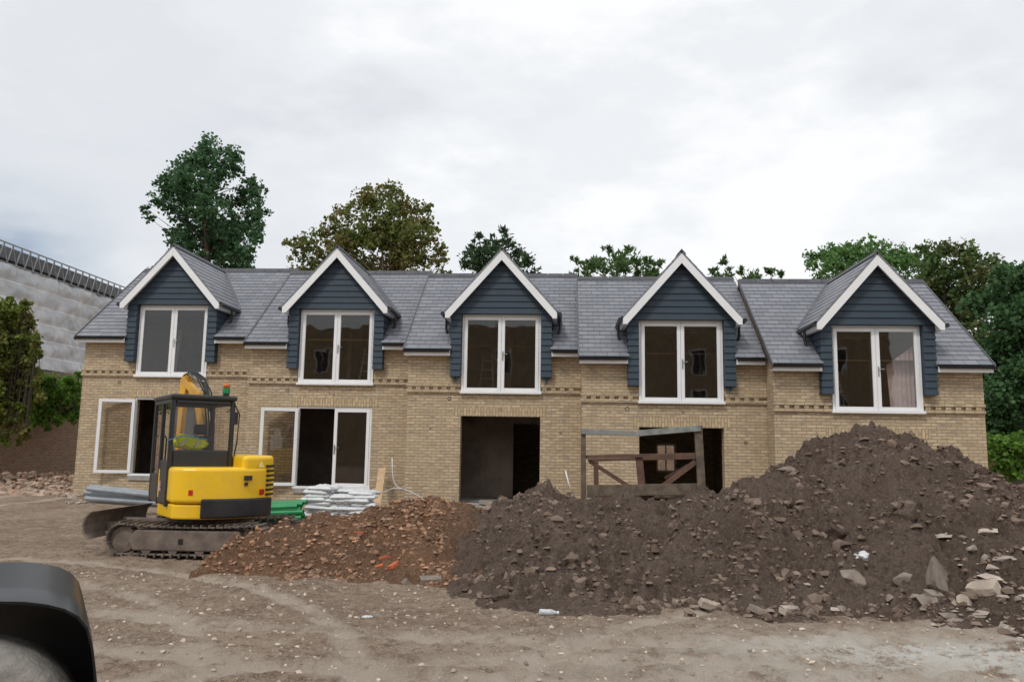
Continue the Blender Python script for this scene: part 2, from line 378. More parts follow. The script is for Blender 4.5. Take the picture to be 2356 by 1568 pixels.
xs = axis([(-600,-60,60),(-60,-14,3),(-14,-8,.3),(-8,8,.045),(8,16,.4),(16,60,3),(60,600,60)])
ys = axis([(-60,0,6),(0,2.6,.4),(2.6,8.6,.04),(8.6,14,.1),(14,30,.5),(30,80,5),(80,900,80)])
v = [(x, y, ghn(x, y)) for y in ys for x in xs]; nx = len(xs)
f = [(j*nx+i, j*nx+i+1, (j+1)*nx+i+1, (j+1)*nx+i) for j in range(len(ys)-1) for i in range(nx-1)]
me = bpy.data.meshes.new('ground'); me.from_pydata(v, [], f); me.materials.append(M['ground'])
me.polygons.foreach_set('use_smooth', [True]*len(me.polygons))
go = bpy.data.objects.new('ground', me); COL.objects.link(go); tag(go, kind='structure')
# ------------------------------------------------------------------ houses
SL = .785
def wall_holes(mb, x0, x1, z0, z1, y, th, holes):
    xs = sorted({x0, x1} | {h[0] for h in holes} | {h[1] for h in holes}); zs = sorted({z0, z1} | {h[2] for h in holes} | {min(h[3], z1) for h in holes})
    for i in range(len(xs)-1):
        for j in range(len(zs)-1):
            xm = (xs[i]+xs[i+1])/2; zm = (zs[j]+zs[j+1])/2
            if any(h[0] < xm < h[1] and h[2] < zm < h[3] for h in holes): continue
            mb.face([(xs[i],y,zs[j]),(xs[i+1],y,zs[j]),(xs[i+1],y,zs[j+1]),(xs[i],y,zs[j+1])])
            mb.face([(xs[i],y+th,zs[j]),(xs[i],y+th,zs[j+1]),(xs[i+1],y+th,zs[j+1]),(xs[i+1],y+th,zs[j])])
    for (a, b, c_, d) in holes:
        d2 = min(d, z1)
        mb.face([(a,y,c_),(a,y+th,c_),(a,y+th,d2),(a,y,d2)]); mb.face([(b,y,c_),(b,y,d2),(b,y+th,d2),(b,y+th,c_)])
        mb.face([(a,y,c_),(b,y,c_),(b,y+th,c_),(a,y+th,c_)])
        if d < z1: mb.face([(a,y,d),(a,y+th,d),(b,y+th,d),(b,y,d)])
    mb.face([(x0,y,z0),(x0,y+th,z0),(x0,y+th,z1),(x0,y,z1)]); mb.face([(x1,y,z0),(x1,y,z1),(x1,y+th,z1),(x1,y+th,z0)])
    mb.face([(x0,y,z1),(x0,y+th,z1),(x1,y+th,z1),(x1,y,z1)])
def rows(mb, P, nr, L, e, a, b, th=.05):
    t = 0
    while t < L-1e-4:
        t1 = min(t+e, L); lo = .011; hi = .002
        q = [(a(t),t),(b(t),t),(b(t1),t1),(a(t1),t1)]
        top = [P(*q[0])+nr*lo, P(*q[1])+nr*lo, P(*q[2])+nr*hi, P(*q[3])+nr*hi]
        bot = [P(*c_)-nr*th for c_ in q]
        mb.hexa(bot+top, [ (c_[0], c_[1]+ (.001 if i<2 else -.001)) for i, c_ in enumerate(q)]*2)
        t = t1
def french(parent, name, cx, y, z0, z1, w, beta=None, label=None):
    a, b = cx-w/2, cx+w/2; fo = .055; y0, y1 = y, y+.075
    m = MB(); m.box(a, a+fo, y0, y1, z0+.06, z1); m.box(b-fo, b, y0, y1, z0+.06, z1); m.box(a+fo, b-fo, y0+.001, y1, z1-fo, z1); m.box(a-.03, b+.03, y0-.06, y1, z0, z0+.06)
    fr = m.build(name, M['white'], parent, bevel=.006)
    if label: fr['label'] = label
    lw = (w-2*fo)/2; zz0, zz1 = z0+.065, z1-fo-.004; st = .085
    for s in (0, 1):
        x0 = a+fo+.003 if s == 0 else cx+.003; x1 = x0+lw-.006
        def xfm(mb):
            if s == 0 and beta:
                T = Matrix.Translation((x0-.02, y0-.02, 0)) @ Matrix.Rotation(-beta, 4, 'Z') @ Matrix.Translation((-x0, -y0, 0)); mb.xf(T)
            return mb
        lf = MB(); ya, yb = y0-.012, y0+.05
        lf.box(x0, x0+st, ya, yb, zz0, zz1); lf.box(x1-st, x1, ya, yb, zz0, zz1); lf.box(x0+st, x1-st, ya+.001, yb, zz0, zz0+st); lf.box(x0+st, x1-st, ya+.001, yb, zz1-st, zz1)
        xfm(lf).build('door_leaf', M['white'], fr, bevel=.006)
        g = MB(); g.face([(x0+st-.01, y0+.02, zz0+st-.01), (x1-st+.01, y0+.02, zz0+st-.01), (x1-st+.01, y0+.02, zz1-st+.01), (x0+st-.01, y0+.02, zz1-st+.01)])
        xfm(g).build('glass_pane', M['glass'], fr)
        if s == 1:
            h = MB(); hz = (z0+z1)/2-.05; h.box(x0+.02, x0+.055, ya-.012, ya, hz-.12, hz+.12); h.beam((x0+.037, ya-.04, hz+.05), (x0+.16, ya-.045, hz+.05), .02, .02); h.beam((x0+.037, ya, hz+.05), (x0+.037, ya-.05, hz+.05), .018, .018)
            h.build('handle', M['chrome'], fr)
def house(i, Y, xl, xr, cx, zs, zb, label, ground, extras=()):
    base = empty('terraced_house', ((xl+xr)/2, Y+3, zb), label, 'house', 'terraced houses in the stepped row')
    Ye = Y-.30; zE = zs+1.12; run = 3.4; zr = zE+run*SL; w = 2.04; h = w/2
    Yb = Ye+2*run-.3; ztop = zs+1.25; zF = zs-2.74; zL = zs-.57
    holes = [(cx-h, cx+h, zs, zs+9), (cx-h, cx+h, zF, zL)]
    m = MB(); wall_holes(m, xl, xr, zb, ztop, Y, .3, holes)
    for (a, b) in ((xl, xl+.2), (xr-.2, xr)):
        poly = [(a, Y+.3, zb), (a, Yb-.3, zb), (a, Yb-.3, zE+.1), (a, Ye+run, zr-.1), (a, Y+.3, zE+.3*SL+.12)]
        m.prism(poly, (b-a, 0, 0))
    if i == 4:
        p0 = onY(1510, 1085, Yb-.3); p1 = onY(1556, 1020, Yb-.3); bh = [(p0.x, p1.x, p0.z, p1.z)]
    else: bh = []
    wall_holes(m, xl, xr, zb, zE+.1, Yb-.3, .3, bh)
    m.build('wall', M['brick'], base)
    z = zs+.02
    for (a, b) in [(xl-.03, cx-h-.015), (cx+h+.015, xr+.0)]:
        s = MB(); s.box(a, b, Y-.055, Y+.01, z, z+.075); s.box(a, b, Y-.065, Y+.01, z+.15, z+.225)
        x = a+.03
        while x < b-.1:
            s.box(x, x+.115, Y-.054, Y+.01, z+.0752, z+.1498); x += .225
        s.build('string_course', M['brick'], base)
    l = MB(); l.box(cx-h-.15, cx+h+.15, Y-.006, Y+.05, zL+.002, zL+.235); l.build('lintel', M['soldier'], base)
    for (px, py, r) in extras:
        p = onY(px, py, Y); vm = MB(); T = Matrix.Translation((p.x, Y-.008, p.z)) @ Matrix.Rotation(math.pi/2, 4, 'X')
        vm.lathe([(r, -.03), (r, .0), (r*.75, .0), (r*.7, -.02)], 14, T); vm.build('vent_pipe', M['black'], base)
    fl = MB(); fl.box(xl+.2, xr-.2, Y+.3, Yb-.3, zF-.2, zF-.01); fl.build('floor_slab', M['concrete'], base)
    ths = MB(); ths.box(cx-h, cx+h, Y-.04, Y+.3, zF-.12, zF); ths.build('door_step', M['concrete'], base)
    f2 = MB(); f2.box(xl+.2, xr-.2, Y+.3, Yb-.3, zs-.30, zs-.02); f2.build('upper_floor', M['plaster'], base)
    if i != 4:
        pt = MB(); yp = Y+(2.0 if i == 3 else 3.0)
        xa = cx+.22 if i == 3 else cx+.6
        pt.box(xl+.2, xa, yp, yp+.1, zF, zs-.31); pt.box(xa+.85, xr-.2, yp, yp+.1, zF, zs-.31); pt.box(xa, xa+.85, yp, yp+.1, zF+2.05, zs-.31)
        for k in range(3):
            xx = cx-.9+k*.38; pt.box(xx, xx+.36, yp-.012, yp-.001, zF+.02, zs-.32-.02*k)
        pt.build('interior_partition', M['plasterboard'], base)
    up = MB(); up.box(xl+.2, xr-.2, Y+3.1, Y+3.2, zs-.02, zr-.5); up.box(cx-.55+.2*i, cx-.45+.2*i, Y+1.6, Y+3.1, zs-.02, zs+2.4)
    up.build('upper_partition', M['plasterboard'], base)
    if i in (2, 3, 5):
        ld = MB(); lx = cx+(.5 if i == 2 else -.5); ly = Y+1.2
        for s_ in (-.2, .2): ld.beam((lx+s_, ly, zs), (lx+s_*.6, ly+.35, zs+1.2), .04, .03)
        for k in range(4): ld.beam((lx-.2+k*.02, ly+.07*k, zs+.25+k*.25), (lx+.2-k*.02, ly+.07*k, zs+.25+k*.25), .05, .03)
        ld.build('interior_ladder', M['galv'], base)
    if i == 5:
        cu = MB(); n_ = 24
        for k in range(n_+1):
            x = cx+.40+.55*k/n_; yy = Y+.24+.03*math.sin(k*1.5)
            cu.v += [(x, yy, zs+.05), (x-.06*(1-k/n_), yy, zs+1.15+.45*(k/n_))]
        cu.f = [(2*k, 2*k+2, 2*k+3, 2*k+1) for k in range(n_)]; cu.build('pale_folds', M['pale_folds'], base, smooth=True)  # guessed pale pink folded surface behind the right leaf
    if i == 1:
        cu = MB(); cu.hexa([(cx-.75, Y+1.0, zs), (cx-.35, Y+.9, zs), (cx-.35, Y+.95, zs), (cx-.75, Y+1.05, zs), (cx-.62, Y+1.3, zs+1.4), (cx-.40, Y+1.25, zs+1.6), (cx-.40, Y+1.3, zs+1.6), (cx-.62, Y+1.35, zs+1.4)]); cu.build('reflection_board', M['palereflection'], base)  # added pale slab imitating a lighter reflection in the left pane
    if i == 4:
        fm = MB(); (a, b, c_, d) = bh[0]; yy = Yb-.2
        fm.box(a, a+.06, yy, yy+.06, c_, d); fm.box(b-.06, b, yy, yy+.06, c_, d); fm.box(a+.06, b-.06, yy, yy+.06, c_, c_+.06); fm.box(a+.06, b-.06, yy, yy+.06, d-.06, d)
        fm.box((a+b)/2-.02, (a+b)/2+.02, yy+.01, yy+.05, c_+.06, d-.06); fm.box(a+.06, b-.06, yy+.012, yy+.048, (c_+d)/2-.02, (c_+d)/2+.02)
        fm.build('rear_window', M['white'], base)
    r = MB(); al = math.atan(SL); nr = Vector((0, -math.sin(al), math.cos(al))); Ls = run/math.cos(al)
    xa = xl-.07 if i > 1 else xl-.12; xb = xr-.072 if i < 5 else xr+.12
    def P(x, t): return Vector((x, Ye+t*math.cos(al), zE+t*math.sin(al)))
    tcut = 6*.205
    hw = 1.27
    def sub(x0, x1, t0, t1):
        def P2(x, t): return P(x, t+t0)
        i0 = len(r.f)
        rows(r, P2, nr, t1-t0, .205, lambda t: x0, lambda t: x1)
        for k in range(i0, len(r.f)): r.uv[k] = [(u, v_+t0) for (u, v_) in r.uv[k]]
    sub(xa, cx-hw, 0, tcut); sub(cx+hw, xb, 0, tcut); sub(xa, xb, tcut, Ls)
    r.prism([(xa, Ye+run+.001, zr-.06), (xa, Ye+2*run, zE-.06), (xa, Ye+2*run, zE), (xa, Ye+run+.001, zr)], (xb-xa, 0, 0))
    ro = r.build('roof', M['slate'], base)
    rd = MB(); x = xa
    while x < xb-.05:
        x2 = min(x+.45, xb); yr = Ye+run
        rd.prism([(x, yr-.15, zr-.085), (x, yr, zr+.05), (x, yr+.15, zr-.085), (x, yr+.12, zr-.115), (x, yr, zr+.0), (x, yr-.12, zr-.115)], (x2-x-.012, 0, 0)); x += .45
    rd.build('ridge_tiles', M['ridge'], ro)
    for xx in ((xa-.03, xa-.002), (xb+.002, xb+.03)) if i == 5 else ((xa-.03, xa-.002),):
        vg = MB(); vg.prism([(xx[0], Ye-.02, zE-.12), (xx[0], Ye+run, zr-.12), (xx[0], Ye+run, zr+.03), (xx[0], Ye-.02, zE+.02)], (xx[1]-xx[0], 0, 0))
        vg.build('verge', M['flash'] if i > 1 else M['ridge'], ro)
    for (a, b) in ((xa, cx-1.30), (cx+1.30, xb)):
        fs = MB(); fs.box(a, b, Ye+.03, Ye+.055, zE-.17, zE-.045); fs.box(a, b, Ye+.056, Y-.001, zE-.15, zE-.13)
        fs.build('fascia', M['white'], base)
    for (a, b) in ((xa-.02, cx-1.31), (cx+1.31, xb+.02)):
        gt = MB(); prof = [(0, Ye-.03-.05*math.cos(t), zE-.04-.05*math.sin(t)) for t in [k*math.pi/6 for k in range(7)]]
        gt.prism([(a, p[1], p[2]) for p in prof], (b-a, 0, 0))
        gt.build('gutter', M['black'], base)
    # dormer
    yf = Y-.20; d = MB(); e = .162; HB = 1.285; apex = 3.58; gs = 1.125
    z = .43
    def hwz(z): return max(.0, min(HB, (apex-z)/gs))
    while z < apex-.02:
        z1 = min(z+e, apex)
        if z < 2.05-.01: rr_ = [(-HB, -1.03, -HB, -1.03), (1.03, HB, 1.03, HB)]
        else: rr_ = [(-hwz(z), hwz(z), -hwz(z1), hwz(z1))]
        for (a, b, a1, b1) in rr_:
            d.hexa([(cx+a, yf-.026, zs+z), (cx+b, yf-.026, zs+z), (cx+b, Y-.002, zs+z), (cx+a, Y-.002, zs+z),
                    (cx+a1, yf-.002, zs+z1-.004), (cx+b1, yf-.002, zs+z1-.004), (cx+b1, Y-.002, zs+z1-.004), (cx+a1, Y-.002, zs+z1-.004)])
        z = z1
    for sg in (-1, 1):
        z = .43
        while z < 2.15:
            z1 = z+e
            yb_ = Y-.003 if z1 < 1.25 else Ye+(z1-1.12)/SL+.12
            x0 = cx+sg*(HB+.022); x1 = cx+sg*(HB+.001); xi = cx+sg*(HB-.05 if z1 >= 1.25 else HB-.02)
            d.hexa([(x0, yf-.028, zs+z), (x0, yb_, zs+z), (xi, yb_, zs+z), (xi, yf-.028, zs+z), (x1, yf-.003, zs+z1-.004), (x1, yb_, zs+z1-.004), (xi, yb_, zs+z1-.004), (xi, yf-.003, zs+z1-.004)])
            z = z1
    do = d.build('dormer', M['navy'], base)
    dr = MB(); yR = Y-.42; ew = 1.45; ze = 2.09; zt = 3.72; gl = math.hypot(ew, zt-ze)
    for sg in (-1, 1):
        ux = -sg*ew/gl; uz = (zt-ze)/gl; nn = Vector((sg*uz, 0, abs(ux)))
        def PD(s_, t): return Vector((cx+sg*ew+ux*t, s_, zs+ze+uz*t))
        def bk(t): return Ye+(ze+uz*t-1.12)/SL+.06
        rows(dr, PD, nn, gl, .205, lambda t: yR, bk, .04)
    dro = dr.build('dormer_roof', M['slate'], do)
    dd = MB(); yb_ = Ye+(zt-1.12)/SL
    y = yR-.01
    while y < yb_-.05:
        y2 = min(y+.45, yb_)
        dd.prism([(cx-.11, y, zs+zt-.075), (cx, y, zs+zt+.055), (cx+.11, y, zs+zt-.075), (cx+.09, y, zs+zt-.09), (cx, y, zs+zt-.0), (cx-.09, y, zs+zt-.09)], (0, y2-y-.012, 0)); y += .45
    dd.build('dormer_ridge', M['ridge'], do)
    for sg in (-1, 1):
        bb = MB(); sf = MB(); vl = MB(); dg = MB()
        bb.prism([(cx+sg*.0005, yR-.005, zs+3.655), (cx+sg*1.43, yR-.005, zs+2.045), (cx+sg*1.43, yR-.005, zs+1.90), (cx+sg*1.33, yR-.005, zs+1.90), (cx+sg*.0005, yR-.005, zs+3.415)], (0, .03, 0))
        sf.prism([(cx+sg*.001, yR+.026, zs+3.60), (cx+sg*1.40, yR+.026, zs+2.03), (cx+sg*1.31, yR+.026, zs+2.03), (cx+sg*.001, yR+.026, zs+3.50)], (0, yf-yR-.056, 0))
        sf.box(min(cx+sg*1.312, cx+sg*1.42), max(cx+sg*1.312, cx+sg*1.42), yR+.026, Ye+(2.0-1.12)/SL, zs+1.90, zs+2.04)
        pA = Vector((cx+sg*(ew+.02), Ye+(ze-1.12)/SL, zs+ze)); pB = Vector((cx, yb_, zs+zt))
        vl.beam(pA+nr*.02, pB+nr*.02, .1, .012, nr)
        dg.tube([(cx+sg*1.50, yR+.03, zs+2.02), (cx+sg*1.50, Ye+(2.0-1.12)/SL+.1, zs+2.01)], .055, 8)
        dg.tube([(cx+sg*1.50, Ye+.62, zs+2.0), (cx+sg*1.50, Ye+.62, zs+1.72), (cx+sg*1.47, Ye+.60, zs+1.62)], .034, 8)
        bb.build('bargeboard', M['white'], do, bevel=.004); sf.build('soffit', M['white'], do); vl.build('valley_flashing', M['flash'], do); dg.build('dormer_gutter', M['black'], do)
    for sg in ((-1, 1) if i == 3 else (1,) if i == 4 else ()):
        bm_ = MB()
        bm_.prism([(cx+sg*1.08, Y-.03, zs+.40), (cx+sg*1.25, Y-.03, zs+.42), (cx+sg*1.2, Y-.06, zs+.36), (cx+sg*1.13, Y-.07, zs+.20), (cx+sg*1.16, Y-.04, zs+.33)], (0, .02, 0))
        bm_.build('membrane_flap', M['bluemembrane'], base)
    french(base, 'french_window', cx, Y-.055, zs, zs+2.05, w)
    if ground: french(base, 'french_window', cx, Y+.03, zF, zL, w, beta=ground, label='ground floor french window with its left leaf swung fully open')
    return base
Ys = [21.69, 21.02, 20.35, 19.68, 19.01]
edges = [onY(182, 965, Ys[0]).x, onY(567, 980, Ys[1]).x, onY(935, 980, Ys[2]).x, onY(1338, 980, Ys[3]).x, onY(1782, 980, Ys[4]).x, onY(2268, 980, Ys[4]).x]
sill = [(394, 868), (772, 886), (1152, 906), (1567, 929), (2019, 951)]
labs = ['brick terraced house at the left end of the row, directly behind the yellow excavator',
        'brick terraced house second from left with open french door and white bags stacked in front',
        'middle terraced house with an empty dark doorway and blue membrane under its dormer',
        'brick terraced house second from right with a timber barrier standing before its doorway',
        'brick terraced house at the right end of the row rising behind the tallest soil heap']
grd = [R_(168), R_(163), None, None, None]
ext = [[(275, 878, .04)], [(662, 897, .042), (768, 907, .03), (895, 960, .022)], [(1034, 916, .05), (1152, 942, .04), (990, 985, .022), (1290, 995, .03)], [(1443, 940, .05), (1571, 948, .025), (1716, 1018, .04)], []]
for i in range(5):
    p = onY(sill[i][0], sill[i][1], Ys[i])
    house(i+1, Ys[i], edges[i]+.002, edges[i+1]-.002, p.x, p.z, -.6, labs[i], grd[i], ext[i])
RB = empty('brick_building', (0, -27, 0), 'tall yellow brick building across the yard, seen faintly reflected in the dormer window panes', 'building')
m = MB(); m.box(-26, 26, -33, -27, -.5, 12.0); m.build('wall', M['brick'], RB)
for k in range(9):
    for z in (1.2, 4.6, 8.0):
        x = -22+k*5.4; m = MB(); m.box(x, x+1.3, -27.02, -26.95, z, z+2); wb = m.build('window', M['white'], RB)
        for q in (.1, .68):
            m = MB(); m.box(x+q, x+q+.52, -26.94, -26.93, z+.1, z+1.9); m.build('pane', M['black'], wb)
# ------------------------------------------------------------------ soil heaps
class Heap:
    def __init__(s, crest, front, back, seed, amp=1.0, treads=False):
        c = [(onY(px, py, Y).x, onY(px, py, Y).z, Y) for (px, py, Y) in crest]
        s.xc = [q[0] for q in c]; s.zc = [max(.0, q[1]) for q in c]; s.yc = [q[2] for q in c]
        fr = [onZ(px, py, 0) for (px, py) in front]; s.xf = [q.x for q in fr]; s.yf = [q.y for q in fr]
        s.back = back; s.seed = seed; s.amp = amp; s.treads = treads
    def base(s, x, y):
        x = x+.12*noise.noise((x*1.7, y*1.7, s.seed+4)); y = y+.16*noise.noise((x*1.9, y*1.9, s.seed))
        if x <= s.xc[0] or x >= s.xc[-1]: return -.15
        zc = np.interp(x, s.xc, s.zc); yc = np.interp(x, s.xc, s.yc); yf = np.interp(x, s.xf, s.yf)
        t = (yc-y)/max(.3, yc-yf) if y < yc else (y-yc)/s.back
        if t >= 1: return -.15*min(1, (t-1)*6)
        return zc*(.55*(1-t)+.45*(.5+.5*math.cos(math.pi*t)))
    def h(s, x, y):
        b = s.base(x, y); k = min(1, max(0, b+.15)/.45)
        n1 = noise.noise((x*1.3+s.seed, y*.7, 7)); n2 = noise.noise((x*3.4+s.seed, y*1.5, 17))
        n = s.amp*k*(.14*noise.noise((x*.8+s.seed, y*.8, 0))-.34*max(0, .25-abs(n1))-.30*max(0, .16-abs(n2))+.17*noise.noise((x*2.3, y*1.6+s.seed, 2))+.13*noise.noise((x*5.3, y*5.3, s.seed))+.13*abs(noise.noise((x*9, y*9, s.seed)))+.075*noise.noise((x*20, y*20, s.seed)))
        if s.treads:
            for (ax, ay, bx, by) in ((-.9, 9.75, .9, 9.95), (-.6, 9.25, 1.3, 9.3)):
                L = math.hypot(bx-ax, by-ay); u = ((x-ax)*(bx-ax)+(y-ay)*(by-ay))/L; w = ((x-ax)*(by-ay)-(y-ay)*(bx-ax))/L
                if 0 < u < L and abs(w) < .24: n = n*.3-.04+.06*math.sin(u*2*math.pi/.24+w*4)
        return b+n
def heapmesh(h, x0, x1, y0, y1, st, name, m, label):
    X = np.arange(x0, x1, st); Yv = np.arange(y0, y1, st); nx = len(X)
    v = [(float(x), float(y), h.h(float(x), float(y))) for y in Yv for x in X]
    f = []
    for j in range(len(Yv)-1):
        for i in range(nx-1):
            q = (j*nx+i, j*nx+i+1, (j+1)*nx+i+1, (j+1)*nx+i)
            if max(v[k][2] for k in q) > -.04: f.append(q)
    used = sorted({k for q in f for k in q}); mp_ = {k: n for n, k in enumerate(used)}
    mb = MB(); mb.v = [v[k] for k in used]; mb.f = [tuple(mp_[k] for k in q) for q in f]
    return tag(mb.build(name, m, smooth=True, fixn=True), label, 'soil heap', 'heaps of excavated soil')
HA = Heap([(455,1292,10.7),(530,1250,10.9),(620,1212,11.0),(700,1190,11.2),(800,1172,11.3),(880,1162,11.6),(960,1150,11.8),(1060,1154,12),(1140,1172,12),(1230,1240,12)],
          [(455,1295),(520,1312),(650,1332),(800,1340),(950,1346),(1100,1352),(1300,1370)], 1.4, 3.1, .65)
HC = Heap([(1060,1215,12),(1120,1182,12),(1200,1142,12),(1262,1124,12),(1330,1148,12),(1420,1156,12),(1520,1156,12),(1600,1140,12),(1680,1112,12.2),(1760,1086,12.4),(1830,1052,12.5),(1900,1014,12.5),(1955,984,12.5),(2000,976,12.5),(2080,992,12.5),(2140,1014,12.5),(2220,1066,12.5),(2300,1122,12.3),(2370,1172,12.2),(2500,1230,12),(2700,1290,12)],
          [(980,1330),(1050,1372),(1250,1402),(1480,1408),(1700,1418),(1850,1420),(2000,1415),(2200,1440),(2356,1462),(2700,1500)], 2.4, 8.4, .9, True)
oA = heapmesh(HA, -5.2, .9, 9.0, 13.6, .030, 'soil_heap', M['soilred'], 'low reddish brown soil heap spilling beside the excavator track')
oC = heapmesh(HC, -1.4, 11.2, 7.0, 15.2, .030, 'soil_heap', M['soil'], 'large dark soil heap rising to a peak in front of the right end house')
def surf(x, y): return max(HA.h(x, y), HC.h(x, y), ghn(x, y))
def on_surf(px, py):
    d = ray(px, py); t = 5.0
    while t < 20:
        p = CAMP+d*t
        if p.z < surf(p.x, p.y): return p
        t += .03
    return CAMP+d*12
ICO_V = []; ph = (1+5**.5)/2
for a, b in ((1, ph), (-1, ph), (1, -ph), (-1, -ph)): ICO_V += [(0, a, b), (a, b, 0), (b, 0, a)]
ICO_V = np.array(ICO_V)/math.hypot(1, ph)
from itertools import combinations
ICO_F = []
for t in combinations(range(12), 3):
    if all(np.linalg.norm(ICO_V[a]-ICO_V[b]) < 1.06 for a, b in combinations(t, 2)):
        n_ = np.cross(ICO_V[t[1]]-ICO_V[t[0]], ICO_V[t[2]]-ICO_V[t[0]])
        ICO_F.append(t if np.dot(n_, ICO_V[t[0]]) > 0 else (t[0], t[2], t[1]))
ICO_F = np.array(ICO_F)
def lumps(name, pts, sizes, m, label, cat, flat=.75):
    pts = np.array(pts); n = len(pts); s = np.array(sizes)[:, None, None]
    v = ICO_V[None]*rng.uniform(.45, 1.3, (n, 12, 1))*rng.uniform(.6, 1.4, (n, 1, 3)); v = v*s; v[:, :, 2] *= flat
    v = (v+pts[:, None, :]).reshape(-1, 3); f = (ICO_F[None]+(np.arange(n)*12)[:, None, None]).reshape(-1, 3)
    mb = MB(); mb.v = v.tolist(); mb.f = [tuple(q) for q in f.tolist()]
    return tag(mb.build(name, m, fixn=True), label, cat, kind='stuff')
def scatter(n, x0, x1, y0, y1, cond, smin, smax, pw=3.0):
    P_, S_ = [], []; tries = 0
    while len(P_) < n and tries < n*60:
        tries += 1
        x = random.uniform(x0, x1); y = random.uniform(y0, y1); z = cond(x, y)
        if z is None: continue
        s = smin+(smax-smin)*random.random()**pw; P_.append((x, y, z+s*.0)); S_.append(s)
    return P_, S_
def dens(x, y, k=1.2): return noise.noise((x*k, y*k, 11)) > random.uniform(-.35, .35)
def condA(x, y):
    if not dens(x, y): return None
    a = HA.h(x, y); return a if a > -.02 and a > HC.h(x, y) and y < 12.4 else None
def condC(x, y):
    if not dens(x, y): return None
    a = HC.h(x, y); return a if a > -.02 and a > HA.h(x, y) and y < 13.2 else None
P_, S_ = scatter(10000, -5.2, .9, 9, 12.6, condA, .006, .048, 6); lumps('soil_clods', P_, S_, M['clodred'], 'loose reddish clods and gravel covering the low soil heap', 'clods')
P_, S_ = scatter(19000, -1.2, 9.5, 7.2, 13.4, condC, .006, .060, 7)
P2_, S2_ = scatter(260, -1.2, 9.5, 7.2, 13.0, condC, .05, .12, 3); lumps('soil_clods', P_+P2_, S_+S2_, M['clod'], 'loose dark clods covering the large soil heap', 'clods')
def condF(x, y):
    if HA.base(x, y) > -.02 or HC.base(x, y) > -.02: return None
    return ghn(x, y)
P_, S_ = scatter(11000, -6.5, 7, 3.2, 10.5, condF, .003, .030, 6); lumps('gravel', P_, S_, M['pebble'], 'small stones scattered over the bare dirt yard', 'gravel')
def condE(x, y):
    if x < 3.8 and random.random() > .16: return None
    b = HC.base(x, y); lim = .85 if x > 4.4 else .2
    if b > .3 and random.random() < (b-.3)*1.6: return None
    return HC.h(x, y) if -.13 < b < lim else None
P_, S_ = scatter(1500, 1.5, 9, 7.0, 10.6, condE, .018, .11, 2.6); lumps('rubble', P_, S_, mat('grey_rubble', (.27,.22,.18), (.40,.34,.29), 4, .95, island=True, bst=.5, bsc=40), 'broken stone and brick rubble along the foot of the large heap', 'rubble', .55)
P_, S_ = [], []
for k in range(600):
    px = random.uniform(-60, 178); y = random.uniform(21.5, 25.5)
    p = onY(px, 1105, y); P_.append((p.x, y, gh(p.x, p.y)+random.uniform(0, .2)*ss(21.5, 24.5, y))); S_.append(random.uniform(.03, .14))
lumps('brick_rubble', P_, S_, mat('mixed_rubble', (.32,.19,.135), (.40,.32,.25), 2, .95, island=True), 'broken brick rubble heaped at the foot of the ivy covered wall', 'rubble')
P_, S_ = [], []
for k in range(160):
    p = onZ(random.uniform(150, 345), random.uniform(1145, 1166), .08); P_.append((p.x, p.y, gh(p.x, p.y)+.03)); S_.append(random.uniform(.03, .1))
lumps('brick_rubble', P_, S_, M['palestone'], 'pale broken stones lying below the grey pipes near the left house', 'rubble')
def rock(px, py, rpx, m, label, flat=.6, brick=False, rz=0):
    p = on_surf(px, py); d = (p-CAMP).length; r = rpx/F*d
    mb = MB()
    if brick:
        mb.box(-r, r, -r*.5, r*.5, -r*.32, r*.32); 
        mb.v = [tuple(Vector(q)*random.uniform(.85, 1.1)) for q in mb.v]
    else:
        bm = bmesh.new(); bmesh.ops.create_icosphere(bm, subdivisions=3, radius=1)
        sd = random.uniform(0, 50)
        cuts = [(Vector((random.uniform(-1,1), random.uniform(-1,1), random.uniform(-.7,1))).normalized(), random.uniform(.3,.65)) for _ in range(12)]
        for q in bm.verts:
            c_ = q.co.copy()
            for (nn, dd_) in cuts:
                e_ = c_.dot(nn)-dd_
                if e_ > 0: c_ -= nn*e_
            c_ *= 1+.08*noise.noise(c_*2.5+Vector((sd,0,0))); q.co = Vector((c_.x*r*1.5, c_.y*r*1.0, c_.z*r*flat*1.5))
        mb.v = [tuple(q.co) for q in bm.verts]; mb.f = [tuple(q.index for q in fa.verts) for fa in bm.faces]; bm.free()
    mb.xf(Matrix.Translation(p+Vector((0, 0, r*.02))) @ Matrix.Rotation(rz, 4, 'Z') @ Matrix.Rotation(random.uniform(-.35, .35), 4, 'X') @ Matrix.Rotation(random.uniform(-.35, .35), 4, 'Y'))
    o = mb.build('brick_fragment' if brick else 'rubble_stone', m, bevel=.006 if brick else 0)
    return tag(o, label, 'brick' if brick else 'stone')
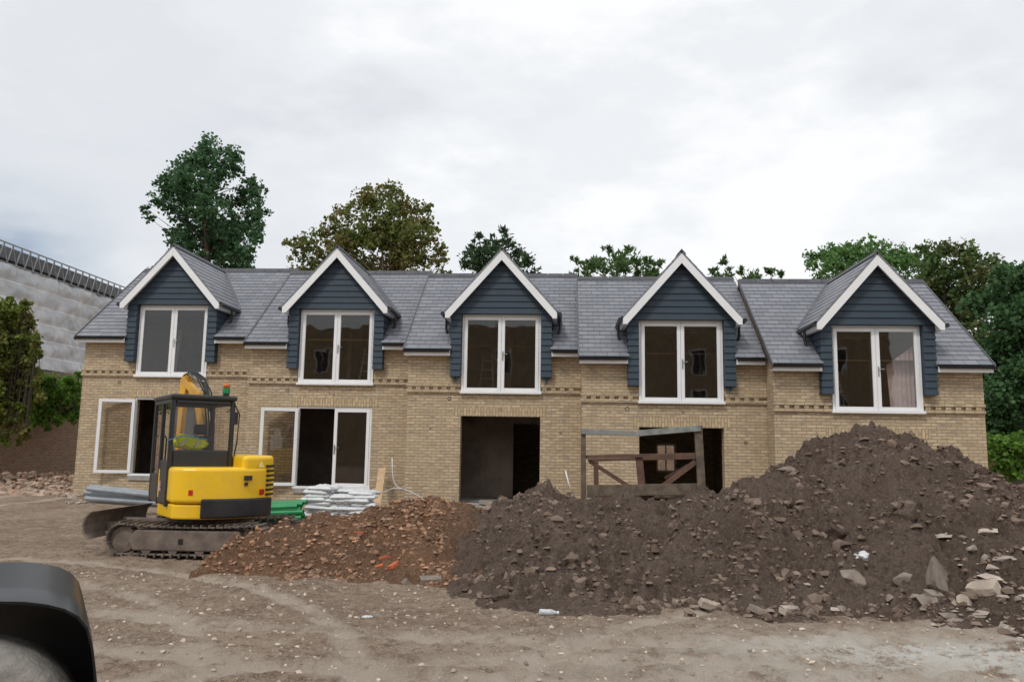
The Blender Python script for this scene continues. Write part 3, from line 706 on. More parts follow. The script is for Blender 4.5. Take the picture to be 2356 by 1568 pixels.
rocks = [
 (2272,1358,32,'palestone','large pale angular stone low on the right flank of the dark heap',.8,False,.3),
 (2160,1340,38,'stone','long flat grey slab standing in the rubble at the lower right',1.0,False,1.0),
 (1962,1330,28,'stone','tilted grey brown block in the middle of the dark heap above the rubble',.7,False,.6),
 (2090,1328,24,'stone','squat grey stone just left of the long flat slab',.6,False,.2),
 (1920,1215,24,'soil','smooth clod of packed soil high on the face of the dark heap',.6,False,.2),
 (2090,1185,38,'soil','broad boulder of packed earth below the peak on the right',.6,False,.2),
 (1815,1078,24,'stone','flat brown stone lying near the crest on the left slope of the peak',.4,False,.2),
 (1568,1386,20,'palestone','pale brick fragment leading the row at the foot of the heap',.5,True,.5),
 (1635,1392,24,'palestone','pale half brick lying right of the first pale fragment at the heap foot',.5,True,.1),
 (1745,1404,22,'stone','dark brick piece lying at the heap foot between the pale ones',.5,True,-.3),
 (1810,1410,18,'palestone','small tan brick bit at the right end of the heap foot row',.5,True,.7),
 (1120,1158,16,'palestone','pale block sitting near the threshold of the middle house',.7,True,.3),
 (1155,1372,20,'soil','stone half buried in the front of the dark lobe',.6,False,.3),
 (990,1335,22,'stone','flat brown stone at the front edge of the reddish heap',.5,True,.4),
 (935,1343,16,'stone','rounded brown stone just left of the flat stone at the reddish heap',.6,False,.4),
 (885,1282,13,'redfrag','orange brick shard upper one in the reddish heap',.6,True,.4),
 (905,1300,14,'redfrag','orange brick shard lower one in the reddish heap',.6,True,1.1),
 (872,1302,9,'redfrag','tiny orange brick chip beside the two larger orange shards',.6,True,.4),
 (825,1225,11,'redfrag','small orange brick chip near the crest of the reddish heap',.6,True,.4),
 (2220,1385,17,'palestone','small pale stone under the large angular one at lower right',.7,False,.4),
 (2130,1378,24,'stone','grey wedge of stone at the base of the long slab',.6,False,1.4),
 (2045,1375,18,'stone','grey stone at the left end of the lower right rubble cluster',.6,False,.9),
]
for (px, py, r, mk, lb, fl_, bk_, rz) in rocks: rock(px, py, r, M[mk], lb, fl_, bk_, rz)
def crumple(px, py, rpx, m, name, label, cat, fl=.7, wx=1.3):
    p = on_surf(px, py); r = rpx/F*(p-CAMP).length; bm = bmesh.new(); bmesh.ops.create_icosphere(bm, subdivisions=4, radius=1)
    for q in bm.verts:
        k = 1+.35*noise.noise(q.co*2.2)+.2*abs(noise.noise(q.co*5)); q.co = Vector((q.co.x*wx, q.co.y, q.co.z*fl))*k*r
    mb = MB(); mb.v = [tuple(q.co+p) for q in bm.verts]; mb.f = [tuple(v_.index for v_ in fa.verts) for fa in bm.faces]; bm.free()
    return tag(mb.build(name, m, smooth=True), label, cat)
crumple(1990, 1280, 15, M['bag'], 'plastic_bag', 'crumpled white plastic bag caught halfway up the dark heap', 'bag')
p = onZ(1240, 1413, .0)
T = Matrix.Translation((p.x, p.y, ghn(p.x, p.y)+.034)) @ Matrix.Rotation(R_(90), 4, 'Y')
bt = empty('plastic_bottle', (p.x, p.y, p.z), 'clear plastic drink bottle lying on the dirt before the dark heap', 'bottle')
b_ = MB(); b_.lathe([(.02, 0), (.033, .01), (.033, .06), (.030, .075), (.033, .09), (.033, .13), (.014, .175), (.013, .19)], 14, T); b_.build('bottle_body', mat('clear_plastic', (.4,.43,.45), (.6,.62,.63), 20, .15), bt, smooth=True)
b_ = MB(); b_.lathe([(.016, .188), (.016, .205)], 12, T); b_.build('cap', M['white'], bt)
crumple(845, 1418, 8, M['bag'], 'paper_scrap', 'small white scrap of paper on the dirt in the open foreground', 'litter', .35)
# ------------------------------------------------------------------ excavator
ec = onY(485, 1200, 12.6); ex, ey = ec.x, 12.6
EX = empty('excavator', (ex, ey, 0), 'yellow tracked mini excavator with black cab parked beside the reddish soil heap', 'excavator')
HM = Matrix.Translation((ex, ey, 0)) @ Matrix.Rotation(R_(38), 4, 'Z')
UM = Matrix.Translation((ex, ey, 0)) @ Matrix.Rotation(R_(2), 4, 'Z')
def hb(mb, name, m, parent=EX, **k): return mb.xf(HM).build(name, m, parent, **k)
def arc(sc=1.0, x0=-.8, x1=.8, yf_=None):
    pts = []
    for k in range(21):
        t = -1+2*k/20; a = t*R_(68)
        pts.append((.87*math.sin(a)*sc, (-1.0+ .62*(1-math.cos(a)))*sc))
    return [q for q in pts if x0 <= q[0] <= x1]
def plan(mb, pts, z0, z1): return mb.prism([(x, y, z0) for (x, y) in pts], (0, 0, z1-z0))
a_ = arc()
m = MB(); plan(m, a_+[(.80, .2), (-.80, .2)], .80, 1.33); cw = hb(m, 'counterweight', M['yellow'], bevel=.06, seg=5)
m = MB(); plan(m, [(x*.97, y*.96) for (x, y) in a_]+[(.78, .2), (-.78, .2)], .57, .79); hb(m, 'lower_skirt', M['yellow'], bevel=.03, seg=3)
m = MB(); bp = [(x*1.02, y*1.02) for (x, y) in a_ if -.42 <= x <= .75]; bi = [(x*.9, y*.9) for (x, y) in reversed(bp)]
m.prism([(x, y, .585) for (x, y) in bp+bi], (0, 0, .29)); hb(m, 'rear_bumper', M['cabblack'], bevel=.03, seg=3)
m = MB(); plan(m, [q for q in [(x*.985, y*.985) for (x, y) in a_] if q[0] > .14]+[(.79, .85), (.18, .85), (.18, -.9)], 1.10, 1.51); plan(m, [(.2, .15), (.79, .15), (.79, .85), (.2, .85)], .62, 1.10)
hb(m, 'engine_cover', M['yellow'], bevel=.07, seg=5)
for k in range(7):
    z = .90+k*.072
    m = MB(); T = Matrix.Translation((.655, -.765, z)) @ Matrix.Rotation(R_(50), 4, 'Z'); m.box(-.11, .11, -.028, .02, 0, .034); m.xf(T)
    hb(m, 'louvre', M['black'])
for (x, y, a) in ((-.52, -.815, -34), (.50, -.86, 34)):
    m = MB(); m.box(-.035, .035, -.03, .02, .92, 1.0); m.xf(Matrix.Translation((x, y-.03, 0)) @ Matrix.Rotation(R_(a), 4, 'Z'))
    hb(m, 'reflector', M['red'])
m = MB(); m.box(.20, .27, -1.008, -.96, 1.14, 1.21); m.box(.285, .32, -1.004, -.96, 1.14, 1.21); m.box(.21, .26, -1.008, -.96, 1.06, 1.11); hb(m, 'warning_pictogram', M['cabblack'])
m = MB(); m.prism([(.42, -.955, 1.34), (.50, -.955, 1.34), (.46, -.955, 1.42)], (0, -.02, 0)); hb(m, 'warning_triangle', mat('pale_sticker', (.8,.7,.3)))
cx0, cx1, cy0, cy1, cz0, cz1 = -.80, .16, -.44, .86, .74, 2.40
m = MB(); pw = .07
for (x, y) in ((cx0, cy0), (cx1-pw, cy0), (cx0, cy1-pw), (cx1-pw, cy1-pw)): m.box(x, x+pw, y, y+pw, cz0, cz1-.05)
m.box(cx0, cx0+.055, .18, .25, cz0, cz1-.05)
m.box(cx0, cx0+pw, cy0+pw, cy1-pw, cz1-.12, cz1-.051); m.box(cx1-pw, cx1, cy0+pw, cy1-pw, cz1-.12, cz1-.051)
m.box(cx0+pw, cx1-pw, cy0, cy0+pw, cz1-.12, cz1-.051); m.box(cx0+pw, cx1-pw, cy1-pw, cy1, cz1-.12, cz1-.051)
m.box(cx0+pw, cx1-pw, cy0+.002, cy0+pw, 1.28, 1.58)
m.box(cx0+.005, cx0+.05, cy0+pw, .18, cz0+.02, 1.42); m.box(cx0+.005, cx0+.05, .25, cy1-pw, cz0+.02, 1.20)
m.box(cx1-.05, cx1-.005, cy0+pw, cy1-pw, cz0+.02, 1.5); m.box(cx0+.06, cx1-.06, cy0+pw, cy1-pw, cz0, cz0+.1); m.box(cx0+pw, cx1-pw, cy1-.06, cy1-.01, cz0, 1.1)
cab = hb(m, 'cab', M['cabblack'], bevel=.02)
m = MB(); m.box(cx0-.02, cx1+.02, cy0-.03, cy1+.03, cz1-.05, cz1+.03); hb(m, 'cab_roof', M['cabblack'], cab, bevel=.035, seg=4)
def pane(pts, nm='cab_window'): g = MB(); g.face(pts); return hb(g, nm, M['cabglass'], cab)
pane([(cx0+pw, cy0+.03, 1.58), (cx1-pw, cy0+.03, 1.58), (cx1-pw, cy0+.03, cz1-.12), (cx0+pw, cy0+.03, cz1-.12)])
pane([(cx0+pw, cy1-.03, 1.10), (cx1-pw, cy1-.03, 1.10), (cx1-pw, cy1-.03, cz1-.12), (cx0+pw, cy1-.03, cz1-.12)])
pane([(cx0+.03, cy0+pw, 1.42), (cx0+.03, .18, 1.42), (cx0+.03, .18, cz1-.12), (cx0+.03, cy0+pw, cz1-.12)])
pane([(cx0+.03, .25, 1.20), (cx0+.03, cy1-pw, 1.20), (cx0+.03, cy1-pw, cz1-.12), (cx0+.03, .25, cz1-.12)])
pane([(cx1-.03, cy0+pw, 1.5), (cx1-.03, cy1-pw, 1.5), (cx1-.03, cy1-pw, cz1-.12), (cx1-.03, cy0+pw, cz1-.12)])
m = MB(); m.tube([(cx0-.03, .30, 1.25), (cx0-.05, .30, 1.3), (cx0-.05, .30, 1.75), (cx0-.02, .30, 1.8)], .012, 6); hb(m, 'grab_rail', M['black'], cab)
m = MB(); m.box(cx0-.012, cx0+.004, -.1, .02, .95, 1.1); hb(m, 'door_sticker', mat('cab_sticker', (.5,.5,.5), (.3,.1,.1), 30), cab)
m = MB(); m.box(-.56, -.08, -.02, .45, 1.12, 1.26); m.box(-.46, -.06, -.08, .03, 1.26, 1.80); m.box(-.36, -.16, -.07, .01, 1.82, 1.98); hb(m, 'seat', M['seat'], bevel=.05, seg=3)
for s_ in (0, 1):
    x = -.55+.45*s_; m = MB(); m.tube([(x, .5, 1.0), (x, .52, 1.5)], .015, 6); m.box(x-.05, x+.05, .2, .5, .9, 1.35); hb(m, 'control_lever', M['seat'])
bm = bmesh.new(); bmesh.ops.create_icosphere(bm, subdivisions=5, radius=1)
mb = MB()
for q in bm.verts:
    c_ = q.co; k = 1+.25*noise.noise(c_*2.4+Vector((4,0,0)))-.22*abs(noise.noise(c_*4.5))+.12*noise.noise(c_*9)
    mb.v.append((-.47+c_.x*.27*k, -.29+c_.y*.09*k, 1.69+c_.z*.115*k-.03*math.sin(c_.x*3)))
mb.f = [tuple(v_.index for v_ in fa.verts) for fa in bm.faces]; bm.free()
JK = empty('jacket', HM @ Vector((-.42, -.2, 1.5)), 'bright yellow green hi-vis jacket bundled behind the excavator cab rear glass', 'jacket')
mb.xf(HM).build('jacket_fabric', M['hivis'], JK, smooth=True)
m = MB(); m.beam((-.62, -.385, 1.64), (-.52, -.39, 1.76), .01, .03); m.xf(HM).build('reflective_tape', M['silver'], JK)
m = MB(); m.beam((-.40, -.39, 1.62), (-.33, -.385, 1.75), .01, .03); m.xf(HM).build('reflective_tape', M['silver'], JK)
m = MB(); m.lathe([(.05, 0), (.05, .04), (.055, .045)], 14, Matrix.Translation((.02, -.36, cz1+.03))); bc = hb(m, 'beacon', M['black'])
m = MB(); m.lathe([(.056, .045), (.056, .13)], 14, Matrix.Translation((.02, -.36, cz1+.03))); hb(m, 'beacon_base', M['greenlens'], bc)
m = MB(); m.lathe([(.05, .13), (.048, .18), (.02, .21)], 14, Matrix.Translation((.02, -.36, cz1+.03))); hb(m, 'beacon_lens', M['orange'], bc, smooth=True)
m = MB(); m.tube([(cx1, .1, 2.2), (.26, .15, 2.25), (.32, .15, 2.15)], .012, 6); m.box(.28, .36, .12, .17, 2.0, 2.2); hb(m, 'mirror', M['black'])
m = MB(); m.tube([(cx1-.02, -.46, 2.3), (.22, -.46, 2.15), (.2, -.47, 1.7), (.17, -.47, 1.5)], .012, 6); hb(m, 'beacon_cable', M['black'])
m = MB(); m.tube([(cx0-.02, -.46, 1.72), (-.6, -.475, 1.80), (-.25, -.47, 1.74)], .009, 5); hb(m, 'tie_cord', M['bluemembrane'])
SW = Matrix.Translation((.10, .85, 0)) @ Matrix.Rotation(R_(24), 4, 'Z') @ Matrix.Translation((-.25, -.85, -.11))
def sb(mb, *a, **k): return hb(mb.xf(SW), *a, **k)
m = MB(); B = [(.85, .85), (.94, 1.5), (1.02, 2.12), (1.20, 2.62), (1.55, 2.86)]
up_, dn = [], []
for k, (y, z) in enumerate(B):
    a = Vector(B[max(0, k-1)]); b = Vector(B[min(len(B)-1, k+1)]); d_ = (b-a).normalized(); n_ = Vector((-d_.y, d_.x)); th = [.08, .09, .09, .08, .05][k]
    up_.append((.18, y+n_.x*th, z+n_.y*th)); dn.append((.18, y-n_.x*th, z-n_.y*th))
m.prism(up_+dn[::-1], (.10, 0, 0)); bo = sb(m, 'boom', M['boomyellow'], bevel=.012)
m = MB(); m.prism([(.185, 1.45, 2.94), (.185, 1.56, 3.02), (.185, 1.66, 2.9), (.185, 1.68, 1.4), (.185, 1.60, 1.35), (.185, 1.52, 2.6)], (.09, 0, 0)); sb(m, 'arm', M['boomyellow'], bevel=.01)
for pts_, r_ in ((((.23, .82, 2.35), (.23, 1.05, 2.84)), .038), (((.23, 1.05, 2.84), (.23, 1.46, 2.97)), .02), (((.23, .95, .95), (.23, 1.06, 1.5)), .038)):
    m = MB(); m.tube(pts_, r_, 12); sb(m, 'hydraulic_cylinder', M['black'] if r_ == .038 else M['chrome'])
for k in range(4):
    m = MB(); x = .15+k*.05; m.tube([(x, .80, 1.4), (x, .81, 2.1), (x, .94, 2.66), (x, 1.16, 2.93), (x, 1.36, 3.03), (x, 1.52, 2.96)], .014, 6); sb(m, 'hydraulic_hose', M['black'])
m = MB(); m.prism([(.05, 1.55, 1.45), (.05, 1.85, 1.3), (.05, 1.9, .8), (.05, 1.7, .45), (.05, 1.35, .5), (.05, 1.25, .8), (.05, 1.6, .9)], (.4, 0, 0)); sb(m, 'bucket', M['steelmud'], bevel=.015)
def ub(mb, name, m, parent=EX, **k): return mb.xf(UM).build(name, m, parent, **k)
m = MB(); m.box(-.55, .55, -.45, .45, .22, .46); m.beam((-.5, -.7, .3), (.5, .7, .3), .2, .15); m.beam((-.5, .7, .3), (.5, -.7, .3), .2, .15); uf = ub(m, 'undercarriage', M['steelmud'], bevel=.02)
m = MB(); m.lathe([(.42, .45), (.42, .58)], 28); ub(m, 'turntable', M['steelmud'])
TLn, TR = .98, .235
def track(yc):
    m = MB(); n = 44; per = 4*TLn+2*math.pi*TR
    for k in range(n):
        s_ = per*k/n
        if s_ < 2*TLn: x = -TLn+s_; z = 2*TR; a = 0
        elif s_ < 2*TLn+math.pi*TR:
            a = (s_-2*TLn)/TR; x = TLn+TR*math.sin(a); z = TR+TR*math.cos(a)
        elif s_ < 4*TLn+math.pi*TR: x = TLn-(s_-2*TLn-math.pi*TR); z = 0; a = math.pi
        else:
            a = math.pi+(s_-4*TLn-math.pi*TR)/TR; x = -TLn+TR*math.sin(a); z = TR+TR*math.cos(a)
        if z > .4: z -= .035*(1-(x/TLn)**2) if abs(x) < TLn else 0
        T = Matrix.Translation((x, yc, z+.03)) @ Matrix.Rotation(a, 4, 'Y'); i0 = len(m.v)
        m.box(-.052, .052, -.17, .17, -.03, -.008); m.box(-.045, -.02, -.17, .17, -.008, .022); m.box(-.03, .03, -.06, .06, -.06, -.03); m.xf(T, i0)
    t = ub(m, 'track', M['track'])
    m = MB(); m.prism([(-.80, yc-.15, .10), (.78, yc-.15, .10), (.86, yc-.15, .22), (.78, yc-.15, .40), (-.78, yc-.15, .40), (-.88, yc-.15, .24)], (0, .3, 0)); ub(m, 'track_frame', M['steelmud'], t, bevel=.02)
    for k in range(4):
        m = MB(); m.lathe([(.07, -.14), (.07, .14)], 14, Matrix.Translation((-.6+.4*k, yc, .115)) @ Matrix.Rotation(math.pi/2, 4, 'X')); ub(m, 'roller', M['steelmud'], t)
    m = MB(); m.lathe([(.10, -.10), (.19, -.08), (.19, .08), (.10, .10)], 20, Matrix.Translation((-TLn, yc, TR+.02)) @ Matrix.Rotation(math.pi/2, 4, 'X')); ub(m, 'idler', M['steelmud'], t)
    m = MB(); m.lathe([(.12, -.14), (.17, -.05), (.20, -.04), (.20, .04), (.17, .05), (.12, .12)], 18, Matrix.Translation((TLn, yc, TR+.02)) @ Matrix.Rotation(math.pi/2, 4, 'X')); ub(m, 'sprocket', M['steelmud'], t)
    m = MB(); m.box(-.12, -.05, yc-.156, yc-.148, .20, .28); ub(m, 'frame_hole', M['black'], t)
track(-.72); track(.72)
m = MB(); prof = [(-.0, .26), (-.07, .34), (-.09, .46), (-.06, .57), (.02, .66)]
pp = [(x-1.46, -.95, z) for (x, z) in prof]+[(x-1.42, -.95, z) for (x, z) in reversed(prof)]
m.prism(pp, (0, 1.9, 0)); bl = ub(m, 'blade', M['steelmud'], bevel=.008)
for q in (-1, 1):
    m = MB(); m.beam((-.5, .32*q, .33), (-1.43, .4*q, .40), .1, .12); ub(m, 'blade_arm', M['steelmud'], bl)
m = MB(); m.tube([(-.5, 0, .45), (-1.40, 0, .46)], .045, 10); ub(m, 'blade_cylinder', M['steelmud'], bl)
# ------------------------------------------------------------------ timber barrier on pallet
TY = 16.3
def tp(px, py, dy=0): return onY(px, py, TY+dy)
tb = onY(1485, 1158, TY)
TF = empty('timber_barrier', (tb.x, TY, tb.z-.05), 'old timber barrier with a grey top rail and diagonal braces standing before the dark doorway', 'barrier')
def bar(nm, mk, *segs):
    for (a, b, w, h, dy, dy2) in segs:
        m = MB(); m.beam(tp(a[0], a[1], dy), tp(b[0], b[1], dy2), w, h, (0, 1, 0)); m.build(nm, M[mk], TF, bevel=.006)
bar('post', 'oldwood', ((1342, 988), (1343, 1150), .10, .1, 0, 0), ((1606, 978), (1616, 1160), .15, .12, 0, 0))
bar('post', 'brownwood', ((1470, 1050), (1480, 1152), .14, .1, .1, .1), ((1371, 1060), (1372, 1118), .1, .08, .9, .9))
bar('top_rail', 'greywood', ((1338, 992), (1470, 997), .10, .05, -.08, -.08), ((1470, 996), (1612, 984), .12, .05, -.082, -.082))
bar('mid_rail', 'brownwood', ((1348, 1050), (1605, 1045), .07, .12, .06, .06), ((1352, 1058), (1600, 1052), .06, .08, 1.0, 1.0))
bar('bottom_board', 'oldwood', ((1350, 1128), (1612, 1124), .22, .04, -.09, -.09))
bar('brace', 'brownwood', ((1356, 1060), (1462, 1128), .08, .05, .1, .1), ((1600, 1062), (1488, 1146), .10, .06, .02, .02), ((1600, 1062), (1530, 1100), .07, .05, .5, .5))
bar('mid_rail', 'oldwood', ((1350, 1140), (1630, 1142), .07, .07, .9, .9))
m = MB()
for k in range(5):
    a = tp(1345+14*k, 1156, -.1+.24*k); b = tp(1632-6*k, 1157, -.1+.24*k); a.z = tb.z; b.z = tb.z; m.beam(a, b, .12, .03)
for px in (1360, 1490, 1622):
    a = tp(px, 1157, -.15); a.z = tb.z-.06; b = a+Vector((0, 1.2, 0)); m.beam(a, b, .09, .09)
PL = m.build('pallet', M['oldwood'], None); tag(PL, 'weathered wooden pallet under the old timber barrier', 'pallet')
for (px, py, s_, lb) in ((1400, 1150, .14, 'brown timber offcut on the pallet near the left post'), (1430, 1152, .1, 'small brown timber offcut just left of the middle post'), (1555, 1148, .12, 'brown timber offcut on the pallet near the right brace')):
    m = MB(); a = tp(px, py, -.05); m.box(a.x-s_, a.x+s_, a.y-.1, a.y+.1, tb.z+.016, tb.z+.016+s_*.7)
    tag(m.build('timber_offcut', M['brownwood']), lb, 'timber')
# ------------------------------------------------------------------ materials lying by the house
def pipe(a, b, r, m, label, group, nm):
    mb = MB(); mb.tube([a, b], r, 12, cap=False); mb.tube([a, b], r*.88, 12, cap=False)
    return tag(mb.build(nm, m, smooth=True), label, 'pipe', group)
for k in range(8):
    y = 17.2+random.uniform(-.1, .5); r = .055; py0 = 1119+k*4.5; py1 = 1139+k*3.2
    a = onY(200+random.uniform(-8, 10)+(k % 3)*4, py0, y); b = onY(372+random.uniform(0, 30), py1, y)
    pipe(a, b, r, M['greypipe'], 'grey plastic pipe in the loose stack left of the excavator', 'grey pipes stacked by the left house', 'drain_pipe')
for k in range(9):
    y = 16.6+(k % 3)*.16; a = onY(548, 1194-(k//3)*12+(k % 3)*-5, y); b = onY(702+random.uniform(-18, 8), 1190-(k//3)*13-(k % 3)*5, y)
    pipe(a, b, .05, M['greenpipe'], 'green plastic pipe in the bundle between excavator and white bags', 'green pipes behind the excavator', 'cable_duct')
def pillow(sx, sy, sz, seed):
    mb = MB(); n = 22; mcount = 14
    for side in (1, -1):
        for j in range(mcount+1):
            for i in range(n+1):
                u = -1+2*i/n; v_ = -1+2*j/mcount
                k = (1-u**8)**.5*(1-v_**8)**.5
                z = side*k*sz*.5*(1+.6*noise.noise((u*2.5+seed, v_*2.5, side))+.4*noise.noise((u*7+seed, v_*7, side)))
                mb.v.append((u*sx*.5*(1+.06*noise.noise((v_*3, seed, 0))), v_*sy*.5*(1+.10*noise.noise((u*4, seed, 5))), z))
        o0 = 0 if side == 1 else (n+1)*(mcount+1)
        for j in range(mcount):
            for i in range(n):
                a = o0+j*(n+1)+i; mb.f.append((a, a+1, a+n+2, a+n+1) if side == 1 else (a, a+n+1, a+n+2, a+1))
    return mb
protos = []
for k in range(3):
    mb = pillow(.54, .38, .10, k*7.3); me_o = mb.build('cement_bag', M['bag'], smooth=True)
    pm = MB(); pm.box(-.15, .12, -.195, -.172, -.018, .022)
    pme = pm.build('bag_print', M['bagprint']); protos.append((me_o, pme))
bb0 = onY(780, 1190, 17.6)
first = [True]*3; cnt = 0
for layer in range(8):
    for row in range(2):
        for c_ in range(3):
            if layer == 7 and c_ != 0: continue
            if layer == 6 and c_ == 1 and row == 0: continue
            if row == 1 and layer < 6: continue
            pk = cnt % 3; cnt += 1; src, sp_ = protos[pk]
            if first[pk]: o, q = src, sp_; first[pk] = False; q.parent = o
            else:
                o = src.copy(); COL.objects.link(o); q = sp_.copy(); COL.objects.link(q); q.parent = o
            q.location = (0, -.0, .0); 
            o.location = (bb0.x-.49+c_*.49+random.uniform(-.05, .05)+(.08 if layer % 2 else 0), 17.5+row*.38+random.uniform(-.06, .06), bb0.z-.02+layer*.082)
            o.rotation_euler = (random.uniform(-.05, .05), random.uniform(-.05, .05), random.uniform(-.2, .2))
            tag(o, 'full white building sack in the stack before the second house', 'bag', 'white sacks stacked before the second house')
m = MB(); a = onY(866, 1168, 19.2); b = onY(880, 1076, 20.8); m.beam(a, b, .20, .03, (0, -1, .2)); tag(m.build('wooden_plank', M['newwood'], bevel=.004), 'pale timber plank leaning on the brick wall beside the white sacks', 'plank')
m = MB(); pts = [onY(x, y, 19.9) for (x, y) in ((902, 1052), (903, 1085), (905, 1105), (915, 1120), (940, 1128), (960, 1138), (978, 1148))]
m.tube(pts, .012, 7); tag(m.build('conduit', M['bag'], smooth=True), 'thin white conduit bending down along the wall right of the plank', 'conduit')
m = MB(); m.tube([onY(x, y, 19.8) for (x, y) in ((868, 1150), (880, 1132), (905, 1122), (930, 1124))], .010, 7)
tag(m.build('conduit', M['bag'], smooth=True), 'short white conduit arching low between the plank and the taller conduit', 'conduit')
m = MB(); m.tube([onY(x, y, 19.0) for (x, y) in ((1301, 1082), (1308, 1110), (1318, 1135), (1335, 1134))], .016, 7); tag(m.build('conduit', M['white'], smooth=True), 'short white conduit sticking up beside the left post of the timber barrier', 'conduit')
# ------------------------------------------------------------------ mudguard in the near left corner
FY = 2.3
vd = ray(106, 1020); vd.z = 0; vd = vd.normalized()*.75
MG = empty('dumper', onY(0, 1600, FY), 'dark site vehicle wheel arch and dusty tyre cut off by the lower left corner', 'vehicle')
outl = [(-420,1440),(-260,1392),(-120,1374),(0,1370),(60,1371),(110,1377),(150,1387),(182,1404),(203,1430),(214,1470),(221,1520),(226,1570),(232,1700),(236,1850)]
P0 = [onY(x, y, FY) for (x, y) in outl]
m = MB(); n = len(P0); seg = 8
def inn(k, d_=.008):
    c_ = onY(-100, 1750, FY); v_ = (P0[k]-c_); return P0[k]-v_.normalized()*d_
for fn in (lambda k: P0[k], inn):
    for s_ in range(seg+1):
        t = s_/seg
        for k in range(n): q = fn(k)+vd*t; q = q-Vector((0, 0, .015*(1-min(1, t/.12))**2)); m.v.append(tuple(q))
o1 = (seg+1)*n
for s_ in range(seg):
    for k in range(n-1):
        a = s_*n+k; m.f.append((a, a+1, a+n+1, a+n)); m.f.append((o1+a, o1+a+n, o1+a+n+1, o1+a+1))
for k in range(n-1): m.f.append((k, o1+k, o1+k+1, k+1)); a = seg*n+k; m.f.append((a, a+1, o1+a+1, o1+a))
mg = m.build('mudguard', M['fender'], MG, smooth=True)
es = mg.modifiers.new('e', 'EDGE_SPLIT'); es.split_angle = R_(50)
m = MB(); m.face([tuple(q+vd*.5) for q in P0]+[tuple(onY(-420, 1850, FY)+vd*.5)]); m.build('inner_panel', M['black'], MG)
tc_ = onY(-110, 1790, FY-.10); rt = .33
T = Matrix.Translation(tc_) @ vd.to_track_quat('Z', 'Y').to_matrix().to_4x4()
m = MB(); m.lathe([(rt*.6, 0), (rt*.85, -.02), (rt*.97, .01), (rt, .05), (rt, .25), (rt*.97, .30), (rt*.8, .32)], 48, T); ty = m.build('tyre', M['tyre'], MG, smooth=True)
# ------------------------------------------------------------------ walls, ivy, scaffold
m = MB(); a = onY(-120, 1000, 23.5); b = onY(262, 1000, 30.5)
A = Vector((a.x, 23.5, -.3)); B2 = Vector((b.x, 30.5, -.3)); m.beam(A+Vector((0,0,2.2)), B2+Vector((0,0,2.2)), .35, 4.4)
GW = m.build('garden_wall', M['redbrick']); tag(GW, 'old brown brick garden wall left of the houses draped in ivy', 'wall')
m = MB(); p0 = onY(2240, 1095, 24); m.box(p0.x-12, p0.x+12, 29.5, 29.85, -.5, 2.1); rw = m.build('garden_wall', M['redbrick']); tag(rw, 'low brick boundary wall passing behind the houses at the right edge', 'wall')
def leaf_object(name, centers, size, elong, up, outward, m, parent):
    n = len(centers); u = rng.normal(size=(n, 3)); 
    if outward is not None: u = u*.45+outward
    u[:, 2] += up; u /= np.linalg.norm(u, axis=1)[:, None]
    w = rng.normal(size=(n, 3)); v_ = np.cross(u, w); v_ /= np.linalg.norm(v_, axis=1)[:, None]
    s_ = (size*rng.uniform(.55, 1.3, n))[:, None]
    u = u*s_*.5; v_ = v_*s_*.5/elong*1.3
    V = np.stack([centers-u, centers+v_, centers+u, centers-v_], axis=1).reshape(-1, 3)
    org = np.array([(V[:,0].min()+V[:,0].max())/2, (V[:,1].min()+V[:,1].max())/2, V[:,2].min()]); V = (V-org).astype(np.float32)
    me = bpy.data.meshes.new(name); me.vertices.add(n*4); me.vertices.foreach_set('co', V.ravel())
    me.loops.add(n*4); me.loops.foreach_set('vertex_index', np.arange(n*4, dtype=np.int32))
    me.polygons.add(n); me.polygons.foreach_set('loop_start', np.arange(0, n*4, 4, dtype=np.int32)); me.polygons.foreach_set('loop_total', np.full(n, 4, dtype=np.int32))
    me.update(calc_edges=True); me.validate(); me.materials.append(m)
    o = bpy.data.objects.new(name, me); COL.objects.link(o); o.parent = parent; o.location = Vector(org)-W[parent.name]; W[o.name] = Vector(org); return o
def crown(clumps, Y, cov, size, subs=12, flat=.75, depth=1.0, sub_r=.40, grow=1.15, elong=1.5, fill=.55):
    pts = []; outs = []; cs = []
    la = size*size/elong*.55
    for (px, py, r) in clumps:
        c_ = onY(px, py, Y); rr = r/F*Y*grow
        c_ = c_+Vector((0, random.uniform(-1, 1)*rr*1.6*depth, 0)); cs.append((c_, rr))
        nsub = max(6, int(subs*(r/35)**1.1))
        for k in range(nsub):
            d_ = Vector(rng.normal(size=3)); d_.normalize(); sc = c_+Vector((d_.x, d_.y, d_.z*.9))*rr*random.uniform(.15, 1.0); sr = rr*sub_r*random.uniform(.5, 1.2)
            m_ = max(14, int(cov*math.pi*sr*sr/la)); q = rng.normal(size=(m_, 3)); q /= np.linalg.norm(q, axis=1)[:, None]
            rad = np.abs(rng.normal(.62, .38, (m_, 1))); q2 = q*rad*sr; q2[:, 2] *= flat
            pts.append(q2+np.array(sc)); outs.append(q)
        m_ = int(fill*math.pi*rr*rr/la); q = rng.normal(size=(m_, 3)); q /= np.linalg.norm(q, axis=1)[:, None]
        q2 = q*(rng.uniform(0, 1, (m_, 1))**.45)*rr*.9; pts.append(q2+np.array(c_)); outs.append(q)
    return np.concatenate(pts), np.concatenate(outs), cs
nleaf = 0
